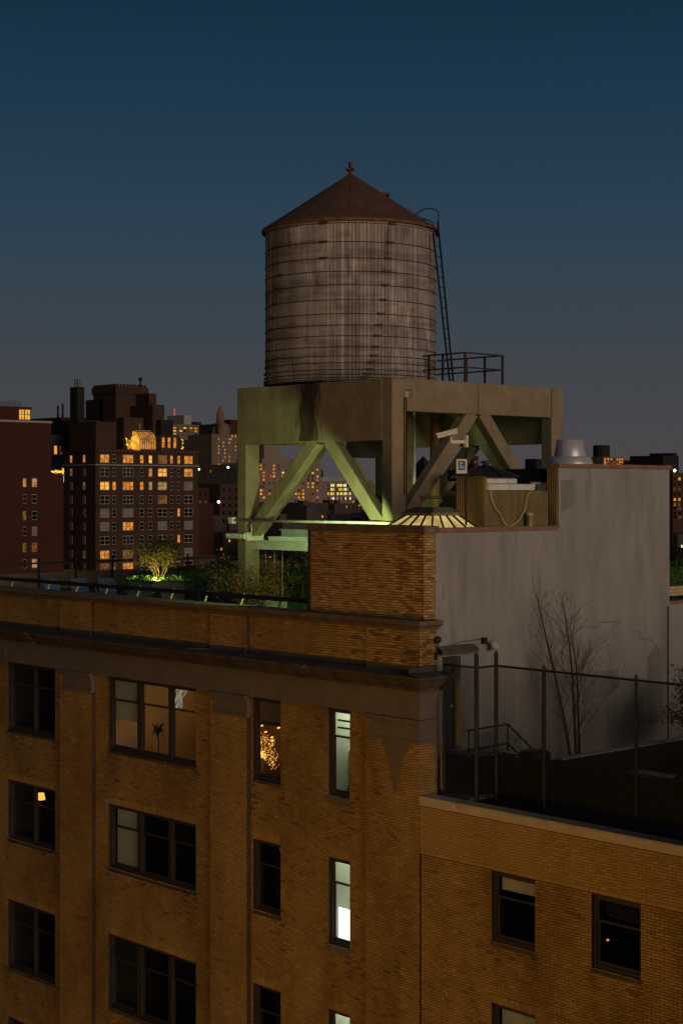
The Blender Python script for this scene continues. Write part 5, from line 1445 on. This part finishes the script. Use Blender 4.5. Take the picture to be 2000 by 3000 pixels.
for z in (33.95, 33.72, 33.52): m_.box(-3.9, -2.6, 0.75, 0.79, z, z + 0.05)
single(m_, 'stair_rail', pm('grey_green_rail', (0.12, 0.14, 0.12), (0.1, 0.12, 0.1), 4), 'grey horizontal rails crossing the top stair window', 'rail', (-3.2, 0.77, 33.5))
m_ = MB(); m_.box(-3.95, -2.5, 1.2, 2.3, 32.7, 32.85); m_.box(-3.95, -2.5, 1.2, 1.25, 32.3, 32.7)
single(m_, 'stair_flight', ROOML, 'pale stair flight edge inside the top stair window', 'stairs', (-3.2, 1.7, 32.3))
tl = thing('table_lamp', 'small glowing yellow lampshade in a dark window at far left', 'lamp', (-18.95, 0.8, 29.5))
m_ = MB(); m_.lathe([(0.16, 0), (0.12, 0.22)], (-18.95, 0.8, 29.5), 14); part(m_, 'shade', emit('yellow_shade', (1.0, 0.55, 0.10), 1.3), tl)
m_ = MB(); m_.tube([(-18.95, 0.8, 28.0), (-18.95, 0.8, 29.5)], 0.015, 5); part(m_, 'stem', BLACK, tl)
gl_ = single(MB().lathe([(0, -0.03), (0.03, -0.015), (0.035, 0), (0.03, 0.015), (0, 0.03)], (5.66, 0.42, 29.69), 8), 'ember_lamp', emit('ember', (1.0, 0.22, 0.03), 1.2), 'small orange red glow in the wing window with the slatted blind', 'lamp', (5.66, 0.42, 29.69))
m_ = MB(); m_.add([(-6.0, 0.42, 30.05), (-5.62, 0.42, 30.05), (-5.62, 0.42, 29.15), (-5.72, 0.44, 29.4), (-5.85, 0.40, 29.75)], [(0, 1, 2, 3, 4)])
part(m_, 'curtain', CLOTH, main)

# ================================================================== the city beyond
CITY = {
    'red': pm('far_red_brick', (0.050, 0.0155, 0.0085), (0.038, 0.0115, 0.0065), 0.25),
    'brown': pm('far_brown_brick', (0.054, 0.029, 0.0175), (0.040, 0.021, 0.0125), 0.25),
    'dark': pm('far_dark_brick', (0.02, 0.016, 0.015), (0.014, 0.012, 0.011), 0.1),
    'grey': pm('far_grey_panel', (0.27, 0.27, 0.27), (0.2, 0.2, 0.2), 0.1),
    'pale': pm('far_pale_brick', (0.21, 0.155, 0.135), (0.17, 0.125, 0.108), 0.06),
    'tan': pm('far_tan_brick', (0.16, 0.108, 0.08), (0.125, 0.082, 0.06), 0.06),
    'white': pm('far_white_trim', (0.30, 0.25, 0.21), (0.24, 0.20, 0.17), 0.5),
}
PANES = {
    '.': glass_mat('far_dark_glass', (0.02, 0.02, 0.02), 0.12, 0.05),
    'b': pm('far_drawn_blind', (0.20, 0.175, 0.155), (0.14, 0.12, 0.11), 0.8),
    'o': emit('lit_window_orange', (1.0, 0.36, 0.035), 0.85, (0.55, 0.16, 0.012), 1.1),
    'y': emit('lit_window_yellow', (1.0, 0.52, 0.06), 1.05, (0.75, 0.30, 0.02), 0.9),
    'h': emit('lit_window_dim', (0.42, 0.15, 0.02), 0.55, (0.10, 0.04, 0.008), 0.9),
    'g': emit('lit_window_green_white', (0.80, 1.0, 0.42), 1.1, (0.75, 0.62, 0.16), 0.35),
    'p': emit('lit_window_pale', (0.85, 0.50, 0.20), 0.5, (0.45, 0.25, 0.09), 0.8),
    'r': emit('lit_window_red', (1.0, 0.06, 0.03), 0.9),
}


def frame_mesh(n):
    mb = MB()
    for a, b, c, d in ((-0.5, 0.5, 0.43, 0.5), (-0.5, 0.5, -0.5, -0.43), (-0.5, 0.5, -0.03, 0.03)): mb.box(0, 0.12, a, b, c, d)
    w = 0.07 / n ** 0.5
    for i in range(n + 1):
        y = -0.5 + i / n; y0, y1 = max(-0.5, y - w / 1.6), min(0.5, y + w / 1.6)
        mb.box(0.003, 0.115, y0, y1, -0.43, 0.43)
    return finish_mesh('window', mb.v, mb.f, CITY['white'], (0, 0, 0))


FRM = {n: frame_mesh(n) for n in (1, 2, 3)}
PM = {}
for k, mt_ in PANES.items():
    mb = MB().box(0.01, 0.06, -0.47, 0.47, -0.47, 0.47)
    PM[k] = finish_mesh('pane', mb.v, mb.f, mt_, (0, 0, 0))


def far_window(bld, face, plane, u, z, w, h, state, panes=0):
    """panes > 0: trimmed window with a pane inside; 0: a bare pane too small to show its trim"""
    loc = (plane, u, z) if face == 'x' else (u, plane, z)
    rz = 0.0 if face == 'x' else -math.pi / 2
    if panes:
        o = inst(FRM[panes], 'window', bld, loc, rz, (1, w, h))
        p = bpy.data.objects.new('pane', PM[state]); col.objects.link(p); p.parent = o
    else:
        inst(PM[state], 'window', bld, loc, rz, (1, w, h))


def block(bld, name, mat, X0, X1, Y0, Y1, z1, z0=0.0, cap=0.0):
    mb = MB().box(X0, X1, Y0, Y1, z0, z1)
    if cap: mb.box(X0 - cap, X1 + cap, Y0 - cap, Y1 + cap, z1 - cap * 3, z1 + 0.02)
    return part(mb, name, CITY[mat], bld)


random.seed(40)
# --- the red brick block at the left edge
b1 = thing('apartment_block', 'plain red brick block with small paired windows at the left edge', 'building', (-255, 140, 0))
block(b1, 'wall', 'red', -262, -244.76, 118, 145.7, 53.2); block(b1, 'side_wall', 'red', -262, -244.9, 145.7, 148.6, 43.4)
part(MB().box(-262.1, -244.6, 117.9, 145.85, 53.21, 53.6), 'coping', CITY['white'], b1)
pnt = block(b1, 'penthouse', 'red', -260, -245.4, 120, 141.5, 56.2, 53.6, 0.15)
for y in (139.45, 140.75): far_window(b1, 'x', -245.4, y, 54.75, 1.15, 2.1, 'y', 2)
m_ = MB()
for k in range(40): m_.bar((-246.2, 120 + k * 0.5, 56.2), (-246.2, 120.3 + k * 0.5, 57.0 + random.uniform(0, 0.5)), 0.08, 0.08, (1, 0, 0))
part(m_, 'roof_railing', BLACK, b1, kind='stuff')
for (y, w), sts in (((139.7, 0.75), 'o.h.h.'), ((141.9, 1.15), 'p..bhp')):
    for z, s in zip((41.7, 38.6, 35.4, 32.4, 29.3, 26.2), sts): far_window(b1, 'x', -244.76, y, z, w, 1.75, s, 1)
for (y, w), sts in (((139.7, 0.75), '.h.'), ((141.9, 1.15), '..o')):
    for z, s in zip((23.1, 20.0, 16.9), sts): far_window(b1, 'x', -244.76, y, z, w, 1.75, s, 1)
random.seed(12)
m_ = MB()
for k in range(26): m_.lathe([(0, -0.14), (0.14, 0), (0, 0.14)], (-244.8, 145.8 + k * 0.11, 43.7 + random.uniform(0, 0.35)), 5)
single(m_, 'rooftop_string_lights', emit('amber_rooftop_bulb', (1.0, 0.62, 0.08), 1.6), 'row of amber bulbs on the low roof beside the red block', 'string lights', (-244.8, 147, 43.4), kind='stuff')

# --- grey modern block behind it
b1b = thing('modern_block', 'grey panelled block showing between the red and the brown buildings', 'building', (-333, 205, 0))
block(b1b, 'wall', 'grey', -338, -327.5, 196, 206.2, 54.2)
for y, z, s in ((199.9, 50.5, 'y'), (201.6, 50.5, 'h'), (203.0, 50.2, 'h'), (204.7, 51.0, 'o'), (200.1, 44.5, 'o'), (202.2, 44.9, 'y'), (202.0, 43.4, 'g')): far_window(b1b, 'x', -327.5, y, z, 0.8, 2.2, s)

# --- the big brown apartment house
b2 = thing('apartment_house', 'brown brick apartment house with glass conservatory and stepped penthouses', 'building', (-300, 200, 0))
X2 = -289.29
block(b2, 'wall', 'brown', -302.5, X2, 186.12, 215.8, 49.6)
part(MB().box(-302.7, X2 + 0.25, 185.9, 216.0, 48.95, 49.9), 'cornice', CITY['red'], b2)
part(MB().box(-302.6, X2 + 0.15, 186.0, 215.9, 46.05, 46.3), 'string_course', CITY['white'], b2)
m_ = MB()
for k in range(28): m_.box(X2 + 0.26, X2 + 0.34, 186.9 + k * 1.05, 187.1 + k * 1.05, 49.3, 49.55)
part(m_, 'cornice_bosses', CITY['white'], b2, kind='stuff')
COLS = [(188.55, 2.55, 2), (191.2, 0.95, 1), (195.1, 3.0, 3), (199.0, 1.0, 1), (201.5, 1.0, 1), (205.0, 2.65, 2), (207.65, 0.8, 1), (209.8, 0.8, 1), (212.7, 2.55, 2)]
ROWS = [47.6, 44.5, 41.3, 38.1, 35.0, 31.9, 28.7, 25.4, 22.4, 19.3]
LIT = ['o.ooyhooo', '....oy..o', 'yooopp..b', '.....h...', 'b.b....o.', 'b.o..b..b', '.......o.', 'o.h.....b', 'hho......', '.o.......']
for z, row in zip(ROWS, LIT):
    for (y, w, n), s in zip(COLS, row): far_window(b2, 'x', X2, y, z, w, 2.0, s, n)
for z, row in zip(ROWS, ('oo', 'h.', '.h', '..', '..', '..', '..', '.h', '..', '..')):
    for x, s in zip((-299.3, -293.9), row): far_window(b2, 'y', 186.12, x, z, 0.9, 1.9, s, 1)
for nm, mt_, X0, X1, Y0, Y1, z1 in (('setback', 'brown', -302, -290.9, 187.3, 192.9, 56.2), ('setback', 'dark', -309, -301.2, 189.4, 200, 57.0), ('tower_block', 'brown', -309.9, -300.2, 199.4, 208.4, 65.3),
                                     ('setback', 'brown', -302, -295.3, 195.9, 198.7, 62.4), ('setback', 'dark', -308, -300.6, 195.9, 199.1, 62.1), ('setback', 'brown', -303, -292.3, 196.1, 201.7, 57.5),
                                     ('setback', 'brown', -303, -291.0, 203.5, 206.9, 60.7), ('setback', 'brown', -303, -294.9, 205.2, 207.4, 63.6), ('setback', 'brown', -300, -288.4, 203.5, 209.6, 53.3), ('setback', 'dark', -302, -289.0, 204.4, 208.0, 57.0), ('setback', 'dark', -302, -289.6, 209.6, 213.4, 52.4)):
    block(b2, nm, mt_, X0, X1, Y0, Y1, z1, 49.6)
m_ = MB()
for k in range(9): m_.box(-300.3, -299.9, 199.5 + k * 1.0, 200.05 + k * 1.0, 65.3, 65.9)
for k in range(9): m_.box(-309.8 + k * 1.06, -309.2 + k * 1.06, 199.3, 199.7, 65.3, 65.9)
m_.box(-310.2, -299.9, 199.1, 208.7, 63.6, 65.29)
part(m_, 'battlement', CITY['brown'], b2)
for y, z, h in ((201.9, 59.6, 2.5), (204.0, 59.0, 3.4), (200.6, 58.0, 1.6)): far_window(b2, 'x', -300.2 if y > 201 else -292.3, y, z if y > 201 else 55.4, 0.35, h, 'h')
for y in (204.6, 206.3, 208.0): far_window(b2, 'x', -288.4, y, 51.6, 0.85, 2.6, 'o', 1)
chm = block(b2, 'chimney', 'dark', -311.3, -308.2, 193.6, 195.7, 65.3, 49.6)
m_ = MB()
for dx, dy in ((-310.2, 194.2), (-309.2, 194.2), (-309.2, 195.1), (-310.2, 195.1)): m_.bar((dx, dy, 65.3), (dx, dy, 67.2), 0.12, 0.12, (0, 1, 0))
for z in (66.2, 67.1): m_.bar((-310.2, 194.2, z), (-309.2, 194.2, z), 0.1, 0.1); m_.bar((-309.2, 194.2, z), (-309.2, 195.1, z), 0.1, 0.1)
part(m_, 'chimney_cage', BLACK, b2)
m_ = MB(); m_.tube([(-300.6, 206.8, 65.3), (-300.6, 206.8, 67.3)], 0.25, 8); m_.lathe([(0, -0.6), (0.5, -0.2), (0.55, 0.3), (0, 0.7)], (-300.6, 206.8, 67.2), 10); part(m_, 'roof_vent', BLACK, b2)
# conservatory: lit glass with arched roof and white ribs
cs = MB(); CG = emit('conservatory_glow', (1.0, 0.42, 0.05), 0.75, (0.45, 0.14, 0.012), 0.9)
CX0, CX1, CY0, CY1 = -292.0, -289.2, 196.9, 203.0
cs.box(CX0, CX1, CY0, CY1, 49.6, 52.2)
arc = [(CX0 - 0.4, 54.2), (CX0 + 0.6, 54.2), (CX0 + 1.6, 53.9), (CX1 - 0.6, 53.3), (CX1 - 0.1, 52.7), (CX1, 52.2), (CX0 - 0.4, 52.2)]
cs.prism(arc, 'y', CY0 + 1.6, CY1)
part(cs, 'conservatory', CG, b2)
m_ = MB()
for k in range(8):
    y = CY0 + 1.6 + k * (CY1 - CY0 - 1.6) / 7
    m_.tube([(CX1 + 0.05, y, 49.8), (CX1 + 0.05, y, 52.2), (CX1 - 0.05, y, 52.75), (CX1 - 0.55, y, 53.38), (CX0 + 1.6, y, 53.98), (CX0 + 0.6, y, 54.28)], 0.11, 4)
for z in (49.9, 52.2): m_.bar((CX1 + 0.06, CY0, z), (CX1 + 0.06, CY1, z), 0.16, 0.16)
m_.bar((CX0 + 0.6, CY0 + 1.6, 54.35), (CX0 + 0.6, CY1, 54.35), 0.2, 0.3)
part(m_, 'conservatory_rib', CITY['white'], b2)
m_ = MB(); m_.lathe([(0.9, 0), (0.9, 2.6), (0.75, 3.1), (0.4, 3.5), (0, 3.6)], (CX1 - 0.3, CY0 + 0.6, 49.7), 14); part(m_, 'conservatory_turret', PANES['y'], b2)
random.seed(4)
m_ = MB()
for (y, n) in ((194.9, 9), (196.3, 16), (199.0, 10), (204.9, 3), (210.9, 8)):
    for k in range(n): m_.lathe([(0, -0.16), (0.16, 0), (0, 0.16)], (X2 - 0.1 + random.gauss(0, 0.1), y + random.gauss(0, 0.18), 50.2 + random.random() * (2.6 if n > 7 else 1.0)), 5)
single(m_, 'lit_rooftop_shrubs', emit('yellow_fairy_light', (1.0, 0.75, 0.05), 1.3), 'shrubs wrapped in yellow fairy lights beside the conservatory', 'fairy lights', (-289.3, 202, 50), kind='stuff')
dm = thing('dark_block', 'black silhouetted roofs between the red block and the chimney', 'building', (-365, 225, 0))
block(dm, 'wall', 'dark', -385, -353.3, 218.4, 240, 60.2)
m_ = MB(); m_.tube([(-356, 219, 60), (-356, 219, 63.4)], 0.3, 6); m_.tube([(-354.4, 219.5, 60), (-354.4, 219.5, 63.9)], 0.3, 6); part(m_, 'stack', BLACK, dm)


def far_tower(label, boxes, X, ys, zs, w, h, states, mat, lit=0.3, group='far towers'):
    X0, X1, Y0, Y1 = boxes[0][:4]
    t = thing('apartment_tower', label, 'building', ((X0 + X1) / 2, (Y0 + Y1) / 2, 0), group)
    for i, (a, b, c, d, z, *r) in enumerate(boxes): block(t, 'wall' if i == 0 else 'setback', r[0] if r else mat, a, b, c, d, z)
    for y in ys:
        for z in zs:
            s = random.choice(states)
            if s != ' ': far_window(t, 'x', X, y, z, w, h, s)
    return t


random.seed(77)
t3 = far_tower('grey brown slab tower with lit balcony bays behind the apartment house', [(-1330, -1268.5, 938.0, 976, 105.6), (-1300, -1272, 955, 964, 115, 'grey'), (-1310, -1269.5, 966, 974.5, 108.5, 'dark')],
               -1268.5, (941, 948.5, 953.5, 961.0, 966.8, 972.8), (102.1, 99.2, 96.3, 93.4, 90.5, 87.6, 84.7, 81.8, 78.9, 76, 73.1, 70.2, 67.3, 64.4, 61.5, 58.6, 55.7, 52.8, 49.9), 3.6, 1.6, 'bbhbyohb.hoboh', 'tan', 0)
m_ = MB().tube([(-1290, 957, 115), (-1290, 957, 122)], 0.8, 5); part(m_, 'mast', emit('aviation_red', (1.0, 0.25, 0.15), 0.4), t3)
t4 = far_tower('pale stepped tower with a domed spire left of the platform', [(-1170, -1135.7, 882.5, 916, 91.1), (-1165, -1138, 891, 908, 100.5, 'brown'), (-1160, -1140, 907, 918, 105, 'red')],
               -1135.7, (890.6, 895.6, 897.6, 902.5, 904.6, 909.8), (87.1, 83.9, 80.6, 77.4, 74.2, 70.8, 67.6, 64.4), 1.5, 2.0, 'bppbhpbpb', 'tan')
m_ = MB(); m_.lathe([(9.0, 90), (8.6, 97), (6.8, 101), (3.7, 102), (3.5, 110), (2.6, 112), (1.3, 115.5), (0, 118)], (-1144, 899, 0), 12, smooth=False); part(m_, 'spire', CITY['tan'], t4)
for y in (906, 909.5): far_window(t4, 'x', -1135.7, y, 90.0, 1.5, 2.2, 'o')
t6 = far_tower('large pale apartment slab with scattered windows seen between the platform legs', [(-1010, -972.5, 795, 867, 62.5), (-1005, -973, 805, 850, 66, 'pale'), (-1000, -974, 808, 825, 77, 'pale')],
               -972.5, (797.5, 800.5, 803.8, 806.7, 812.6, 817.0, 822.0, 826.0, 833.0, 840.0, 843.1, 847.7, 853, 858, 863), (60.5, 57.7, 54.9, 52.1, 49.3, 46.5, 43.7, 40.9, 38.1, 35.3, 32.5, 29.7, 26.9, 24.1), 1.9, 1.5, '.bo.hobb.ohybohyhob', 'pale')
for k in range(11): far_window(t6, 'x', -972.2, random.choice((806.7, 812.6, 822, 826, 833, 840)) + 0.6, random.choice((55, 52.2, 49.4, 46.6, 38.2, 30)), 1.5, 1.5, random.choice('ryrg'))
part(MB().lathe([(4.5, 77), (4.5, 81), (3.5, 82.5), (0, 84)], (-985, 815, 0), 10, smooth=False), 'roof_tank', CITY['dark'], t6)
t7 = far_tower('low office block with bright green white windows between the platform legs', [(-1020, -990.2, 870, 922, 48.6), (-1015, -992, 885, 912, 52, 'grey')], -990.2, (), (), 1, 1, ' ', 'pale')
G7 = ['gg......gg..', '....ggg.gg..', '.g.g..y.yg.h', 'g..p.y.yyp.g']
for z, row in zip((45.2, 41.8, 38.2, 34.3), ('gg.ggggggg.g', '.p.gy.yyygp.', '.gygygpgygpg', 'gy.pgp.p.g.g')):
    for y, s in zip((873.4, 877.3, 890.9, 894.3, 896.6, 901.3, 903.2, 905.3, 908.4, 910.3, 912.7, 915.5), row): far_window(t7, 'x', -990.2, y, z, 1.6, 2.3, s)
for (x, y) in ((-1000, 878), (-1000, 890)):
    m_ = MB(); m_.lathe([(3, 52), (3, 57), (0.2, 60)], (x, y, 0), 10, smooth=False)
    for a in range(4): m_.bar((x + 2 * math.cos(a * 1.57), y + 2 * math.sin(a * 1.57), 48), (x + 2 * math.cos(a * 1.57), y + 2 * math.sin(a * 1.57), 52), 0.4, 0.4, (1, 0, 0))
    part(m_, 'roof_tank', CITY['dark'], t7)
tw = far_tower('dark belfry tower with pointed roof seen behind the near platform column', [(-610, -602.9, 611.5, 616.5, 54.5, 'dark'), (-625, -604, 600, 611, 47)], -602.9, (613, 615), (51, 47.5, 44), 0.9, 1.8, '..h', 'tan')
m_ = MB(); m_.add([(-610.3, 611.2, 54.5), (-602.6, 611.2, 54.5), (-602.6, 616.8, 54.5), (-610.3, 616.8, 54.5), (-606.4, 614, 59.5)], [(0, 1, 4), (1, 2, 4), (2, 3, 4), (3, 0, 4)]); part(m_, 'roof', CITY['dark'], tw)
far_tower('slim reddish tower seen past the security camera', [(-665, -653.4, 704.5, 709, 61.5, 'red'), (-680, -654, 690, 716, 50)], -653.4, (706, 708), (58, 54, 50), 0.9, 1.6, 'b.h', 'red')
far_tower('dark narrow tower beside the far platform column', [(-570, -562, 656, 661, 57.8, 'dark'), (-580, -562.5, 661, 668, 47)], -562, (658,), (50, 46), 0.8, 1.4, 'h.', 'dark')
far_tower('low red row with amber windows between the platform braces', [(-520, -503.7, 560, 588.5, 48.4)], -503.7, (564, 568, 572.5, 576, 580, 584, 587), (46.5, 43.5, 40.5, 37.5), 1.3, 1.4, '.h.o.h', 'red')
far_tower('small pale lit house by the far platform column', [(-445, -432.1, 498, 508.3, 45.3), (-440, -433, 502, 505, 46.8)], -432.1, (501, 504.2, 506.5), (43, 40.8), 0.8, 1.1, 'o.h', 'pale')
t = far_tower('lit tower crowned by a black tank behind the stucco block', [(-690, -663.5, 841, 863, 63.0)], -663.5, (843.2, 846.3, 849.7, 852.6, 856.2, 858.8, 861.4), (61.6, 59.8, 58.0, 56.2), 1.6, 1.3, 'oyoho.oh', 'tan')
part(MB().lathe([(5.6, 63), (5.6, 70.5), (5.0, 71), (0, 71)], (-672, 850, 0), 16, smooth=False), 'roof_tank', CITY['dark'], t)
far_tower('low dark slab with one lit hatch on the right skyline', [(-740, -706.2, 935, 961, 59.8, 'tan'), (-735, -707, 950, 955, 63.2, 'pale'), (-735, -706.8, 932, 944, 61.5, 'dark')], -706.2, (945, 949, 956), (58,), 1.2, 1.0, '.h.', 'tan')
far_tower('black windowless slab on the right skyline', [(-475, -455.2, 625, 637.8, 57.4), (-470, -456, 634, 637.7, 58.8)], -455.2, (), (), 1, 1, ' ', 'dark')
t = far_tower('brown apartment block with amber windows at the right edge', [(-350, -331.6, 464, 500, 46.8)], -331.6, (465.2, 468.0, 470.7, 473.5, 476.5, 479.5), (44.6, 42.7, 40.7, 39.1, 37.1, 35.3, 33.8, 32.2, 30.7), 1.4, 1.1, '.b.o.bh', 'brown')
part(MB().lathe([(0, -0.6), (0.6, 0), (0, 0.6)], (-331.2, 464.6, 47.6), 8), 'roof_light', emit('white_roof_light', (0.9, 1.0, 0.55), 6), t)
far_tower('small red brick house with pale lintels beside the apartment house', [(-455, -447.6, 334, 342.5, 41.4), (-450, -415.8, 309, 319.8, 36)], -447.6, (338.5, 341), (39, 36, 33), 0.8, 1.4, '.b', 'red')
far_tower('dark tenement with two green roof lamps left of the platform', [(-700, -678.6, 515, 545, 54.5)], -678.6, (520, 524, 528, 532, 536, 540), (51, 47.5, 44, 40.5, 37, 33.5), 1.4, 1.6, '.......h.', 'dark')
far_tower('brown tenement with a lit corner window left of the platform', [(-535, -518.9, 404, 422, 43.2)], -518.9, (406, 409.3, 412.6, 416), (40.5, 37.3, 34.1, 30.9, 27.7), 1.2, 1.5, '..h..o', 'brown')
LENS = emit('cold_flood', (0.75, 1.0, 0.6), 4)
for p, lb in (((-526.9, 399.0, 49.4), 'green white roof lamp nearest the apartment house'), ((-518.5, 408.1, 50.2), 'green white roof lamp below the stepped spire tower'), ((-411.1, 318.2, 36.5), 'cold white floodlight low on the dark roofs left of the platform')):
    t = thing('roof_lamp', lb, 'lamp', (p[0], p[1], p[2] - 4), 'far roof lamps')
    part(MB().tube([(p[0], p[1], p[2] - 4), (p[0], p[1], p[2] - 0.4)], 0.12, 5), 'pole', BLACK, t)
    part(MB().lathe([(0, -0.5), (0.35, -0.35), (0.5, 0), (0.35, 0.35), (0, 0.5)], p, 10), 'lens', LENS, t)

# the jumble of low roofs, too far and dark to count
random.seed(55)
jm = MB()
FWD = Vector((-0.7369, 0.676)); RGT = Vector((0.676, 0.7369))
for k in range(420):
    d = random.uniform(170, 1500); r = random.uniform(-0.24, 0.24) * d
    x, y = 29.6 + FWD.x * d + RGT.x * r, -29.8 + FWD.y * d + RGT.y * r
    w, l = random.uniform(6, 14) * (1 + d / 1400), random.uniform(8, 18) * (1 + d / 1400)
    h = random.uniform(8, 22) if d < 500 else random.uniform(12, 33)
    jm.box(x - w, x, y, y + l, 0, h)
    if random.random() < 0.5: jm.box(x - w * 0.6, x - w * 0.3, y + 2, y + 5, h, h + 2.5)
o = setting(jm, 'distant_rooftops', pm('sooty_roofs', (0.07, 0.055, 0.048), (0.04, 0.034, 0.032), 0.05, c3=(0.13, 0.11, 0.10), scale3=0.03))
o['kind'] = 'stuff'; o['label'] = 'dark jumble of low distant roofs below the skyline'; o['category'] = 'rooftops'
wm = MB(); wm2 = MB()
for k in range(460):
    d = random.uniform(260, 1500); r = random.uniform(-0.23, 0.23) * d
    x, y, z = 29.6 + FWD.x * d + RGT.x * r, -29.8 + FWD.y * d + RGT.y * r, random.uniform(10, 26) if d < 600 else random.uniform(14, 34)
    s = 0.5 * (0.6 + d / 900)
    (wm if random.random() < 0.8 else wm2).box(x, x + 0.1, y, y + s, z, z + s * 1.4)
for mb, nm, mt_, lb in ((wm, 'distant_lit_windows', PANES['o'], 'scattered tiny amber windows among the far roofs'), (wm2, 'distant_street_lights', PANES['g'], 'scattered tiny green white lights among the far roofs')):
    o = setting(mb, nm, mt_); o['kind'] = 'stuff'; o['label'] = lb; o['category'] = 'city lights'
